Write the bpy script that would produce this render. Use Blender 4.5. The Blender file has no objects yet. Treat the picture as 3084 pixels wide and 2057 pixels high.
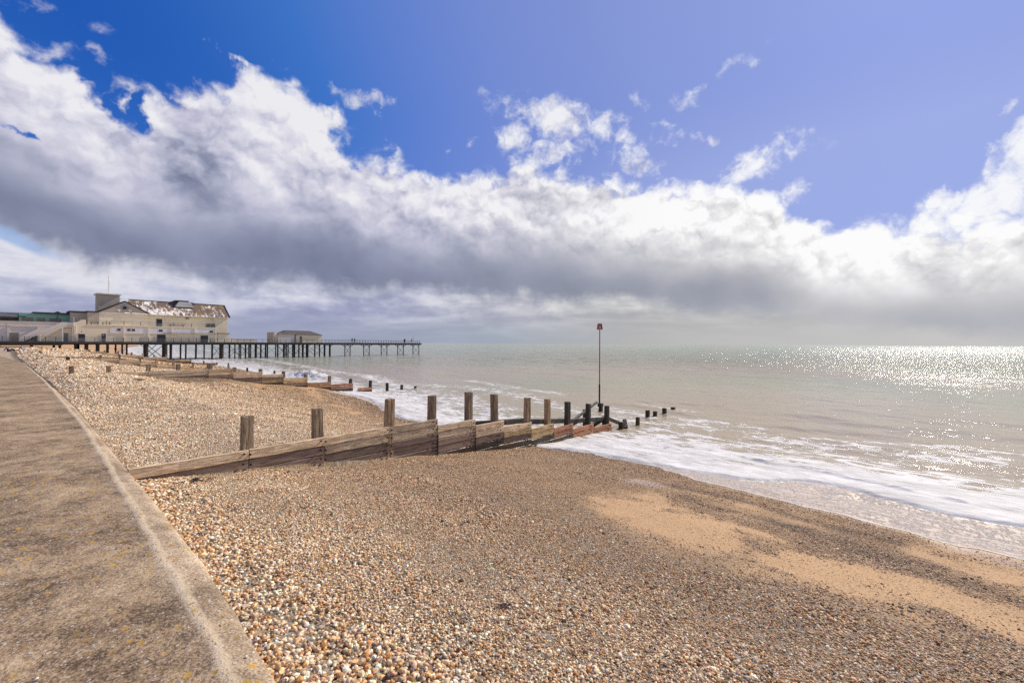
import bpy, bmesh, math, random
import numpy as np
from mathutils import Vector, Matrix
random.seed(7); rng = np.random.default_rng(7)
sc = bpy.context.scene
col = sc.collection
R = math.radians

# ------------------------------------------------------------------ camera
EYE = 4.2                      # metres above the sea
FPX, PW, PH = 1285.0, 3084, 2057
pitch = math.atan(6.0 / FPX); roll = math.atan(0.00535)
fw = np.array([0, math.cos(pitch), math.sin(pitch)])
up0 = np.array([0, -math.sin(pitch), math.cos(pitch)])
rt = math.cos(roll) * np.array([1., 0, 0]) + math.sin(roll) * up0
up = -math.sin(roll) * np.array([1., 0, 0]) + math.cos(roll) * up0
cd = bpy.data.cameras.new('camera'); cam = bpy.data.objects.new('camera', cd); col.objects.link(cam)
cd.sensor_width = 36.0; cd.lens = 36.0 * FPX / PW; cd.clip_start = 0.05; cd.clip_end = 90000
M = Matrix(((rt[0], up[0], -fw[0], 0), (rt[1], up[1], -fw[1], 0), (rt[2], up[2], -fw[2], EYE), (0, 0, 0, 1)))
cam.matrix_world = M
sc.camera = cam

# ------------------------------------------------------------------ view and exposure
sc.view_settings.view_transform = 'Standard'; sc.view_settings.look = 'None'
sc.view_settings.exposure = 0.0; sc.view_settings.gamma = 1.0
sc.view_settings.use_curve_mapping = False
sc.cycles.max_bounces = 6; sc.cycles.transparent_max_bounces = 12
sc.cycles.sample_clamp_indirect = 4.0; sc.cycles.sample_clamp_direct = 45.0; sc.cycles.use_denoising = False

# ------------------------------------------------------------------ sun
SUN_AZ, SUN_EL = 46.0, 38.0
sd = bpy.data.lights.new('sun', 'SUN'); sun = bpy.data.objects.new('sun', sd); col.objects.link(sun)
sd.energy = 4.9; sd.angle = R(0.53); sd.color = (1.0, 0.90, 0.74)
sdir = Vector((math.sin(R(SUN_AZ)) * math.cos(R(SUN_EL)), math.cos(R(SUN_AZ)) * math.cos(R(SUN_EL)), math.sin(R(SUN_EL))))
sun.rotation_euler = sdir.to_track_quat('Z', 'Y').to_euler()

# ------------------------------------------------------------------ node helpers
def lin(r, g, b):
    return tuple(((c / 255.0) / 12.92 if c / 255.0 <= 0.04045 else ((c / 255.0 + 0.055) / 1.055) ** 2.4) for c in (r, g, b))
class E_:
    """a value in a node tree: arithmetic on it adds Math nodes"""
    def __init__(s, nt, sock): s.nt = nt; s.s = sock
    def _m(s, op, *a, clamp=False):
        n = s.nt.nodes.new('ShaderNodeMath'); n.operation = op; n.use_clamp = clamp
        for i, v in enumerate((s,) + a):
            if isinstance(v, E_): s.nt.links.new(v.s, n.inputs[i])
            else: n.inputs[i].default_value = v
        return E_(s.nt, n.outputs[0])
    def __add__(s, o): return s._m('ADD', o)
    __radd__ = __add__
    def __sub__(s, o): return s._m('SUBTRACT', o)
    def __rsub__(s, o): return (s * -1.0) + o
    def __mul__(s, o): return s._m('MULTIPLY', o)
    __rmul__ = __mul__
    def __truediv__(s, o): return s._m('DIVIDE', o)
    def pw(s, o): return s._m('POWER', o)
    def clamp(s): return s._m('MULTIPLY', 1.0, clamp=True)
    def mx(s, o): return s._m('MAXIMUM', o)
    def mn(s, o): return s._m('MINIMUM', o)
    def ss(s, a, b, lo=0.0, hi=1.0):
        n = s.nt.nodes.new('ShaderNodeMapRange'); n.interpolation_type = 'SMOOTHSTEP'
        s.nt.links.new(s.s, n.inputs['Value'])
        n.inputs['From Min'].default_value = a; n.inputs['From Max'].default_value = b
        n.inputs['To Min'].default_value = lo; n.inputs['To Max'].default_value = hi
        return E_(s.nt, n.outputs['Result'])
def tex_noise(nt, vec, scale, detail=4, rough=0.5, dist=0.0, lac=2.0):
    n = nt.nodes.new('ShaderNodeTexNoise'); n.inputs['Scale'].default_value = scale
    n.inputs['Detail'].default_value = detail; n.inputs['Roughness'].default_value = rough
    n.inputs['Distortion'].default_value = dist; n.inputs['Lacunarity'].default_value = lac
    if vec is not None: nt.links.new(vec, n.inputs['Vector'])
    return n
def tex_vor(nt, vec, scale, feature='F1', rand=1.0):
    n = nt.nodes.new('ShaderNodeTexVoronoi'); n.feature = feature; n.inputs['Scale'].default_value = scale
    n.inputs['Randomness'].default_value = rand
    if vec is not None: nt.links.new(vec, n.inputs['Vector'])
    return n
def mapping(nt, vec, loc=(0, 0, 0), rot=(0, 0, 0), scale=(1, 1, 1), typ='POINT'):
    n = nt.nodes.new('ShaderNodeMapping'); n.vector_type = typ
    n.inputs['Location'].default_value = loc; n.inputs['Rotation'].default_value = rot; n.inputs['Scale'].default_value = scale
    nt.links.new(vec, n.inputs['Vector']); return n.outputs[0]
def ramp(nt, fac, stops, interp='LINEAR'):
    n = nt.nodes.new('ShaderNodeValToRGB'); n.color_ramp.interpolation = interp
    el = n.color_ramp.elements
    while len(el) < len(stops): el.new(0.5)
    for e, (p, c) in zip(el, stops): e.position = p; e.color = (*c[:3], 1) if not isinstance(c, (int, float)) else (c, c, c, 1)
    nt.links.new(fac.s if isinstance(fac, E_) else fac, n.inputs[0]); return n.outputs[0]
def mixc(nt, fac, a, b, blend='MIX'):
    n = nt.nodes.new('ShaderNodeMix'); n.data_type = 'RGBA'; n.blend_type = blend
    for sock, v in ((n.inputs[0], fac), (n.inputs[6], a), (n.inputs[7], b)):
        if isinstance(v, E_): nt.links.new(v.s, sock)
        elif isinstance(v, bpy.types.NodeSocket): nt.links.new(v, sock)
        elif isinstance(v, (int, float)): sock.default_value = v
        else: sock.default_value = (*v[:3], 1)
    return n.outputs[2]

# ------------------------------------------------------------------ world: Nishita sky with a bank of cloud
def ae(x, y):
    """picture position of a cloud feature -> azimuth, elevation in degrees"""
    x *= 3084 / 2351; y *= 3084 / 2351
    d = fw + rt * (x - PW / 2) / FPX + up * (PH / 2 - y) / FPX
    return math.degrees(math.atan2(d[0], d[1])), math.degrees(math.atan2(d[2], math.hypot(d[0], d[1])))
world = bpy.data.worlds.new('World'); sc.world = world; world.use_nodes = True
nt = world.node_tree; nt.nodes.clear()
out = nt.nodes.new('ShaderNodeOutputWorld'); bg = nt.nodes.new('ShaderNodeBackground'); bg.inputs['Strength'].default_value = 0.1
nt.links.new(bg.outputs[0], out.inputs[0])
sky = nt.nodes.new('ShaderNodeTexSky'); sky.sky_type = 'NISHITA'; sky.sun_disc = False
sky.sun_elevation = R(SUN_EL); sky.sun_rotation = R(SUN_AZ); sky.air_density = 1.0; sky.dust_density = 0.6; sky.ozone_density = 3.0
tc = nt.nodes.new('ShaderNodeTexCoord'); D = tc.outputs['Generated']
nrm = nt.nodes.new('ShaderNodeVectorMath'); nrm.operation = 'NORMALIZE'; nt.links.new(D, nrm.inputs[0]); D = nrm.outputs[0]
sp = nt.nodes.new('ShaderNodeSeparateXYZ'); nt.links.new(D, sp.inputs[0])
X, Y, Z = (E_(nt, sp.outputs[i]) for i in range(3))
az = X._m('ARCTAN2', Y) * (180 / math.pi); el = Z._m('ARCSINE') * (180 / math.pi)
# puffy distortion of the outlines
lowf = tex_noise(nt, D, 5.0, 5, 0.55); hi = tex_noise(nt, D, 17.0, 8, 0.6, 0.3); fine = tex_noise(nt, D, 42.0, 6, 0.62, 0.6)
nl = E_(nt, lowf.outputs['Fac']) - 0.5; nh = E_(nt, hi.outputs['Fac']) - 0.5; nf = E_(nt, fine.outputs['Fac']) - 0.5
def absn(e): return e._m('ABSOLUTE')
bwv = nt.nodes.new('ShaderNodeVectorMath'); bwv.operation = 'MULTIPLY_ADD'; nt.links.new(hi.outputs['Color'], bwv.inputs[0]); bwv.inputs[1].default_value = (.05, .05, .05); nt.links.new(D, bwv.inputs[2])
def billow(scale, off=0.0, det=3.0):
    a = mapping(nt, bwv.outputs[0], loc=(2.0 + off * .5, 5.0, 1.0 + off), scale=(1, 1, 1.25))
    n = tex_noise(nt, a, scale, det, 0.5); return absn(E_(nt, n.outputs['Fac']) - 0.5) * 2.0
bl0 = billow(8.0); bl1 = billow(8.0, .03); sm0 = billow(21.0, 0, 4.0); sm1 = billow(21.0, .012, 4.0)
def curve(pts, lo, hi_):
    """function of azimuth given by picture points of an edge"""
    n = nt.nodes.new('ShaderNodeFloatCurve'); c = n.mapping.curves[0]
    P = sorted(pts)
    q = [((a + 180) / 360, (e - lo) / (hi_ - lo)) for a, e in P]
    c.points[0].location = q[0]; c.points[1].location = q[-1]
    for a in q[1:-1]: c.points.new(*a)
    n.mapping.update()
    x = (az + 180.0) / 360.0
    nt.links.new(x.s, n.inputs['Value'])
    return E_(nt, n.outputs[0]) * (hi_ - lo) + lo
topP = [ae(*p) for p in [(0, 20), (60, 70), (130, 100), (190, 118), (240, 145), (270, 180), (292, 158), (330, 175), (370, 195), (420, 200), (450, 190), (500, 170), (540, 178), (575, 160), (620, 175), (680, 200), (710, 212), (750, 222), (790, 240), (805, 290), (850, 335), (900, 350), (950, 352), (1000, 378), (1080, 388), (1150, 380), (1230, 380), (1330, 388), (1450, 398), (1560, 408), (1650, 402), (1730, 405), (1790, 440), (1830, 480), (1880, 512), (1930, 512), (2000, 498), (2060, 500), (2120, 485), (2180, 495), (2240, 500), (2290, 480), (2351, 455)]]
topP = [(-180, 30), (-120, 34), (-80, 40), (-58, 40)] + topP + [(60, 17), (75, 20), (110, 24), (180, 30)]
botP = [ae(*p) for p in [(0, 495), (60, 535), (130, 570), (200, 588), (300, 600), (440, 618), (560, 638), (700, 655), (820, 662), (950, 664), (1080, 668), (1200, 672), (1350, 682), (1500, 690), (1650, 705), (1800, 722), (2000, 740), (2351, 760)]]
botP = [(-180, 10), (-70, 12.5)] + botP + [(70, 1), (180, 1)]
T = curve(topP, -5, 60); B = curve(botP, -5, 60)
AE = nt.nodes.new('ShaderNodeCombineXYZ'); nt.links.new(az.s, AE.inputs[0]); nt.links.new(el.s, AE.inputs[1])
wn = tex_noise(nt, D, 4.5, 6, 0.6, 0.2)
wo1 = nt.nodes.new('ShaderNodeVectorMath'); wo1.operation = 'SUBTRACT'; nt.links.new(wn.outputs['Color'], wo1.inputs[0]); wo1.inputs[1].default_value = (.5, .5, .5)
wo2 = nt.nodes.new('ShaderNodeVectorMath'); wo2.operation = 'MULTIPLY_ADD'; nt.links.new(wo1.outputs[0], wo2.inputs[0]); wo2.inputs[1].default_value = (17, 11, 0); nt.links.new(AE.outputs[0], wo2.inputs[2])
AEW = wo2
def blob(x, y, rx, ry, rot=0, warp=False, soft=0.0):
    """1 at the middle of an ellipse of sky, 0 outside it (sizes in picture px, rot clockwise)"""
    a, e = ae(x, y)
    a2, _ = ae(x + 10, y); _, e2 = ae(x, y - 10)
    n = nt.nodes.new('ShaderNodeMapping'); n.vector_type = 'TEXTURE'
    n.inputs['Location'].default_value = (a, e, 0); n.inputs['Rotation'].default_value = (0, 0, R(-rot))
    n.inputs['Scale'].default_value = (rx * (a2 - a) / 10, ry * (e2 - e) / 10, 1)
    nt.links.new((AEW if warp else AE).outputs[0], n.inputs[0])
    l = nt.nodes.new('ShaderNodeVectorMath'); l.operation = 'LENGTH'; nt.links.new(n.outputs[0], l.inputs[0])
    v = E_(nt, l.outputs['Value'])
    return v.ss(1.35, soft)
# cover: > 0 is cloud
cov = (T - el) * 0.26 + nl * 1.0 + nh * 0.9 + nf * 0.5 + bl0 * 1.3 + sm0 * .5 - 0.34
cov = cov.mn(1.6)
gp = [blob(190, 205, 105, 36, 22, True), blob(270, 262, 100, 34, 42, True), blob(325, 280, 44, 60, 10, True), blob(45, 282, 70, 12, 0, True) * 0.7, blob(110, 68, 100, 18, 36, True) * 0.9, blob(820, 320, 60, 60, 0, True)*0.8, blob(1060, 372, 90, 20, 10, True) * 0.7]
gap = gp[0]
for b in gp[1:]: gap = gap.mx(b)
gm = (gap.mn(1.0) * 1.95 + nh * 2.2 + nf * 1.2 + nl * 1.2 - 0.34).ss(0.0, 1.2) * gap.ss(0.0, 0.45)
w = nh * 3.0 + nf * 2.0
def wisp(x, y, rx, ry, rot, k):
    return blob(x, y, rx, ry, rot, True) * k
wsp = [wisp(885, 222, 95, 34, -4, 1.3), wisp(520, 142, 24, 20, 0, 1.2), wisp(1300, 285, 215, 62, 14, 1.35), wisp(1560, 300, 110, 34, 20, .9), wisp(1290, 365, 140, 30, 0, .9), wisp(1190, 345, 70, 55, 40, 1.25), wisp(1050, 335, 60, 36, -20, 1.1),
       wisp(1440, 345, 140, 50, 22, 1.0), wisp(1730, 375, 150, 62, -8, 1.6), wisp(1840, 450, 50, 60, 40, 1.0), wisp(1640, 185, 110, 36, -25, 0.85), wisp(1490, 215, 36, 26, 0, 0.6),
       wisp(620, 128, 60, 16, 10, 0.62), wisp(120, 40, 120, 40, 20, 0.75), wisp(2330, 215, 50, 26, -30, 0.8), wisp(350, 240, 40, 30, 0, 0.8), wisp(2350, 340, 80, 110, 30, 2.2), wisp(2330, 410, 190, 55, -14, 2.3), wisp(2420, 400, 160, 110, 0, 2.3)]
ws = wsp[0]
for b in wsp[1:]: ws = ws.mx(b)
wenv = ws.ss(0.0, 0.55); ws = ws.mn(1.25) + w * 0.95 + (bl0 - .25) * 1.2 + nl * 1.2 - 0.26
amount = (cov.ss(-0.05, 0.50) * (1.0 - gm)).mx(ws.ss(0.0, 1.3) * wenv * 0.92)
# brightness of the bank: bright shoulders above, dark flat base below
rel = (el - B) / (T - B).mx(3.0)
nshade = tex_noise(nt, D, 6.5, 6, 0.5, 0.2); ns = E_(nt, nshade.outputs['Fac']) - 0.5
# relief of the billows: the same noise a step nearer the sun, taken away
def relief(scale, step, seed, det, rough=0.5):
    a = mapping(nt, D, loc=seed, scale=(1, 1, 1.35))
    b = mapping(nt, D, loc=tuple(seed[i] + step * v for i, v in enumerate((0.45, 0.0, 1.0))), scale=(1, 1, 1.35))
    return E_(nt, tex_noise(nt, a, scale, det, rough, 0.25).outputs['Fac']) - E_(nt, tex_noise(nt, b, scale, det, rough, 0.25).outputs['Fac'])
r1 = relief(4.5, 0.05, (1.3, 0.2, 0.7), 5); r2 = relief(11.0, 0.022, (4.3, 2.2, 1.7), 5, 0.55)
sh = rel.ss(0.02, 0.72) * 0.66 + rel.ss(0.6, 1.0) * 0.20 + ns * 0.50 + r1 * 1.0 * rel.ss(0.0, 0.5) + r2 * 0.3 * rel.ss(0.1, 0.6) + ((bl0 - bl1) * 1.0 + (sm0 - sm1) * .55 + (bl0 - .25) * .25) * rel.ss(0.18, 0.7) + 0.13
sh = sh + az.ss(0, 40) * 0.30
for (x, y, rx, ry, ro, k) in [(470, 330, 120, 110, 40, -0.42), (400, 420, 120, 50, 20, -0.30), (560, 420, 120, 40, 15, 0.12), (230, 340, 190, 60, 8, 0.16), (330, 420, 130, 40, 12, 0.10), (980, 440, 200, 60, 12, 0.16), (1060, 505, 130, 34, 0, 0.16),
                              (700, 270, 150, 70, 25, 0.22), (600, 430, 160, 50, 10, 0.08), (1250, 450, 200, 34, 5, -0.12), (1800, 450, 120, 40, 20, 0.2), (1500, 500, 120, 26, -25, 0.30), (2050, 530, 260, 36, 0, 0.16), (1650, 540, 260, 70, 5, -0.12), (1650, 660, 260, 60, 0, -0.18),
                              (150, 130, 160, 60, 30, -0.06), (900, 600, 420, 60, 5, -0.10), (1300, 580, 120, 40, 0, -0.06), (2330, 540, 60, 34, 0, -0.30), (60, 170, 110, 60, 20, 0.10), (100, 470, 200, 40, 18, -0.10)]:
    sh = sh + blob(x, y, rx, ry, ro) * k
K = 10.0
def L10(*c): return tuple(v * K for v in lin(*c))
cl_cold = ramp(nt, sh.clamp(), [(0.0, lin(112, 119, 146)), (0.25, lin(148, 154, 178)), (0.5, lin(186, 187, 208)), (0.75, lin(214, 213, 227)), (1.0, lin(236, 235, 240))])
cl_warm = ramp(nt, sh.clamp(), [(0.0, lin(136, 141, 156)), (0.25, lin(162, 165, 176)), (0.5, lin(192, 192, 197)), (0.75, lin(225, 224, 226)), (1.0, lin(252, 252, 252))])
cl = mixc(nt, az.ss(-22, 30), cl_cold, cl_warm)
# far low layer under the base
st = mapping(nt, D, scale=(1, 1, 4.5)); nst = tex_noise(nt, st, 5.0, 7, 0.55, 0.4); s1 = E_(nt, nst.outputs['Fac'])
st2 = mapping(nt, D, loc=(3, 1, 0), scale=(1, 1, 6)); nst2 = tex_noise(nt, st2, 9.0, 6, 0.55, 0.5); s2 = E_(nt, nst2.outputs['Fac'])
r3 = relief(9.0, 0.02, (7.3, 1.2, 2.7), 6, 0.55)
lowsh = (s1 - 0.5) * 1.7 + (s2 - 0.5) * 0.7 + r3 * 1.6 * el.ss(1.0, 5.0) + el.ss(1.5, 9) * 0.4 + 0.46
low_l = ramp(nt, lowsh.clamp(), [(0.0, lin(136, 142, 176)), (0.4, lin(166, 170, 198)), (0.7, lin(196, 199, 218)), (1.0, lin(222, 222, 232))])
low_r = ramp(nt, lowsh.clamp(), [(0.0, lin(166, 167, 173)), (0.4, lin(180, 180, 182)), (0.7, lin(196, 196, 197)), (1.0, lin(216, 215, 214))])
low = mixc(nt, az.ss(-25, 22), low_l, low_r)
hz = ramp(nt, az.ss(-45, 48), [(0.0, lin(152, 158, 184)), (0.45, lin(160, 170, 184)), (0.72, lin(180, 180, 181)), (1.0, lin(200, 199, 198))])
low = mixc(nt, el.ss(4.5, 0.4) * 0.85, low, hz)
# clear sky
skc = mixc(nt, 1.0, sky.outputs[0], (0.62, 0.80, 1.30), 'MULTIPLY')
hs = nt.nodes.new('ShaderNodeHueSaturation'); hs.inputs['Saturation'].default_value = 1.15; nt.links.new(skc, hs.inputs['Color'])
sdot = nt.nodes.new('ShaderNodeVectorMath'); sdot.operation = 'DOT_PRODUCT'; nt.links.new(D, sdot.inputs[0]); sdot.inputs[1].default_value = sdir
sd_ = E_(nt, sdot.outputs['Value'])
glow = sd_.ss(0.25, 0.97)
blue = ramp(nt, (glow * 0.9 + el.ss(30, 8) * 0.28).clamp(), [(0.0, lin(36, 90, 180)), (0.3, lin(66, 118, 200)), (0.6, lin(108, 136, 210)), (0.85, lin(134, 151, 212)), (1.0, lin(160, 170, 218))])
n10 = nt.nodes.new('ShaderNodeVectorMath'); n10.operation = 'SCALE'; n10.inputs['Scale'].default_value = K; nt.links.new(blue, n10.inputs[0])
clear = mixc(nt, 0.85, hs.outputs[0], n10.outputs[0])
clouds = mixc(nt, (rel + nl * 0.30 + nh * 0.25).ss(-0.10, 0.06), low, cl)
gapl = (blob(40, 545, 150, 26, 22) + (s1 - 0.5) * 1.2).ss(0.25, 0.9)
n11 = nt.nodes.new('ShaderNodeVectorMath'); n11.operation = 'SCALE'; n11.inputs['Scale'].default_value = K; nt.links.new(clouds, n11.inputs[0])
fin = mixc(nt, amount, clear, n11.outputs[0])
blue2 = L10(150, 180, 226)
gl2 = (rel.ss(0.02, -0.08)) * gapl * 0.8
fin = mixc(nt, gl2, fin, blue2)
below = mixc(nt, el.ss(0.0, -2.0), fin, L10(150, 140, 125))
nt.links.new(below, bg.inputs['Color'])
# ================================================================== frame of the shore
# local axes of everything built here: x runs out to sea, y along the beach towards the pier, z up
G = (math.sin(R(39.5)), math.cos(R(39.5))); CC = (-G[1], G[0]); ROT = math.atan2(G[1], G[0])
def wxy(v, u): return (G[0] * v + CC[0] * u, G[1] * v + CC[1] * u)
def wl(v, u, z): a = wxy(v, u); return (a[0], a[1], z)
def cols(pts, a, b): return [p[a] for p in pts], [p[b] for p in pts]

PROF = [  # distance along the beach, [(distance out to sea, height)]
 (-16, [(-9, 1.2), (1.0, 1.98), (3.1, 1.70), (4.9, 1.40), (7.9, 1.02), (9.6, .74), (12.5, .40), (14, .26), (18.8, .0), (25, -.5), (45, -1.8), (90, -3)]),
 (9.33, [(-9, 1.2), (1.3, 1.93), (1.7, 1.86), (3.16, 1.68), (4.9, 1.38), (7.94, 1.05), (9.57, .80), (12.5, .45), (14, .28), (18.8, .03), (25, -.5), (45, -1.8), (90, -3)]),
 (9.50, [(-9, 1.2), (1.4, 2.0), (4.0, 2.0), (5.2, 1.86), (6.5, 1.6), (8, 1.2), (10.8, .65), (13.6, .2), (18, -.1), (27, -.6), (45, -1.8), (90, -3)]),
 (18.0, [(-9, 1.2), (1.7, 2.02), (4.6, 2.05), (7.5, 1.5), (10.8, .72), (13.6, .22), (18, -.1), (27, -.6), (45, -1.8), (90, -3)]),
 (31.93, [(-9, 1.2), (1.7, 2.08), (2.3, 2.40), (2.6, 2.47), (4.0, 2.47), (5.35, 2.21), (7.3, 1.69), (9.5, 1.61), (10.75, 1.24), (11.6, 1.08), (13.15, .94), (14.9, .72), (17.4, .25), (20, .0), (28, -.6), (45, -1.8), (90, -3)]),
 (32.12, [(-9, 1.2), (1.8, 2.1), (2.6, 2.36), (5.7, 2.38), (8.6, 2.3), (10, 2.0), (13, 1.5), (16, .9), (18, .3), (22, -.1), (30, -.6), (50, -1.8), (90, -3)]),
 (59.93, [(-9, 1.2), (1.8, 2.1), (3, 2.6), (6, 2.36), (7, 1.93), (7.6, 1.76), (9.1, 1.44), (9.9, 1.20), (11.4, .97), (14, .64), (18, .35), (20, .1), (24, -.1), (50, -1.5), (90, -3)]),
 (60.12, [(-9, 1.2), (1.8, 2.1), (3, 2.7), (7, 2.6), (9, 2.3), (12, 1.7), (16, 1.0), (20, .4), (23, .1), (30, -.5), (50, -1.5), (90, -3)]),
 (87.9, [(-9, 1.2), (1.9, 2.2), (4, 2.95), (7, 2.85), (8.9, 2.38), (10.5, 1.97), (12, 1.8), (14.8, 1.27), (17.7, .75), (21, .4), (24, .1), (30, -.4), (50, -1.5), (90, -3)]),
 (88.1, [(-9, 1.2), (1.9, 2.4), (5, 3.0), (9, 2.7), (12, 2.1), (16, 1.3), (21, .5), (25, .1), (35, -.6), (60, -1.8), (90, -3)]),
 (105, [(-9, 2.0), (1.9, 2.9), (5, 3.05), (9, 2.7), (12, 2.1), (16, 1.3), (21, .5), (25, .1), (35, -.6), (60, -1.8), (90, -3)]),
 (125, [(-9, 3.0), (5, 3.05), (10, 2.6), (14, 1.8), (19, .7), (23, .1), (30, -.4), (50, -1.5), (90, -3)]),
 (210, [(-9, 3.0), (12, 2.7), (20, 1.9), (31, .1), (45, -.8), (60, -1.5), (120, -4)]),
 (377, [(-9, 3.0), (25, 2.7), (40, 2.0), (56, .1), (80, -1.5), (140, -4)]),
 (570, [(-9, 3.0), (50, 2.7), (75, 2.0), (99, .1), (130, -2), (200, -5)]),
 (1500, [(-9, 3.0), (20, 2.7), (40, 2.0), (60, .1), (90, -2), (200, -5)]),
]
def zb(v, u):
    """height of the beach"""
    v = np.asarray(v, float); u = np.asarray(u, float); v, u = np.broadcast_arrays(v, u)
    us = np.array([p[0] for p in PROF]); Z = np.stack([np.interp(v, *cols(p[1], 0, 1)) for p in PROF])
    i = np.clip(np.searchsorted(us, u) - 1, 0, len(us) - 2)
    t = np.clip((u - us[i]) / (us[i + 1] - us[i]), 0, 1)
    z = np.take_along_axis(Z, i[None], 0)[0] * (1 - t) + np.take_along_axis(Z, (i + 1)[None], 0)[0] * t
    bump = 0.022 * np.sin(1.7 * v + 0.9 * np.sin(.8 * u)) * np.sin(1.3 * u + .6 * v) + 0.012 * np.sin(4.1 * v + 2.2 * u + 1) * np.sin(3.7 * u - 1.9 * v)
    return z + bump * np.clip((v - 1.3) / 1.5, 0, 1)
EDGE = [(-15, 13.9), (-2.6, 14.0), (-1.7, 14.2), (-.16, 14.8), (1.0, 15.2), (1.5, 15.1), (2.0, 14.4), (2.73, 13.7), (4.1, 13.46), (5.5, 13.46), (8.3, 13.1), (9.3, 12.7), (9.5, 13.1), (17.6, 13.6), (20, 13.9), (24, 15.7), (28, 17.3), (31.9, 17.1), (32.1, 17.9), (40, 18.4), (66, 22.5), (77, 24.2), (88, 24.6), (110, 25), (131, 22.8), (210, 30.5), (377, 56), (570, 98), (1500, 60)]
WET = [(-15, 10.9), (-2, 11.0), (-1.3, 11.0), (-.1, 11.4), (1.4, 11.8), (3.07, 12.25), (5.5, 13.2), (8.3, 13.0), (9.3, 12.6), (9.5, 12.9), (17.6, 13.4), (20, 13.6), (24, 15.2), (27, 16.0), (31.9, 16.2), (32.1, 17.3), (40, 17.9), (66, 22.2), (88, 24.2), (110, 24.6), (131, 22.4), (210, 30), (377, 55.5), (570, 97.5), (1500, 59.5)]
OUTER = [(-15, 20.5), (-4, 21.2), (-2.6, 22.0), (1, 20.7), (4.4, 21.9), (7.4, 22.6), (8.8, 21.4), (9.6, 21), (14, 22), (22, 26.6), (28.7, 27.6), (36.6, 25.2), (50, 29), (66, 31), (88, 36), (110, 40), (125, 42), (210, 58), (377, 92), (570, 140), (1500, 100)]
def scal(u): return .10 * np.sin(1.9 * u + .7) + .06 * np.sin(4.3 * u) + .03 * np.sin(9.7 * u + 2)
def vedge(u): return np.interp(u, *cols(EDGE, 0, 1)) + scal(np.asarray(u))
def vwet(u): return np.minimum(np.interp(u, *cols(WET, 0, 1)) + .8 * scal(np.asarray(u) * 1.3 + 4), vedge(u) - .05)
def vouter(u): return np.interp(u, *cols(OUTER, 0, 1)) + 4 * scal(np.asarray(u) * .7)
WALL_OUT = [(-20, .6), (-3, .82), (2.72, 1.18), (5.17, 1.36), (8.35, 1.45), (13.7, 1.58), (20, 1.73), (32.3, 1.83), (60, 1.88), (108, 1.95)]
WALL_IN = [(-20, .3), (-3, .58), (3.0, .95), (4.18, 1.02), (9.91, 1.25), (15.1, 1.43), (33.9, 1.70), (60, 1.76), (108, 1.83)]
def wout(u): return np.interp(u, *cols(WALL_OUT, 0, 1))
def win_(u): return np.interp(u, *cols(WALL_IN, 0, 1))

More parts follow.
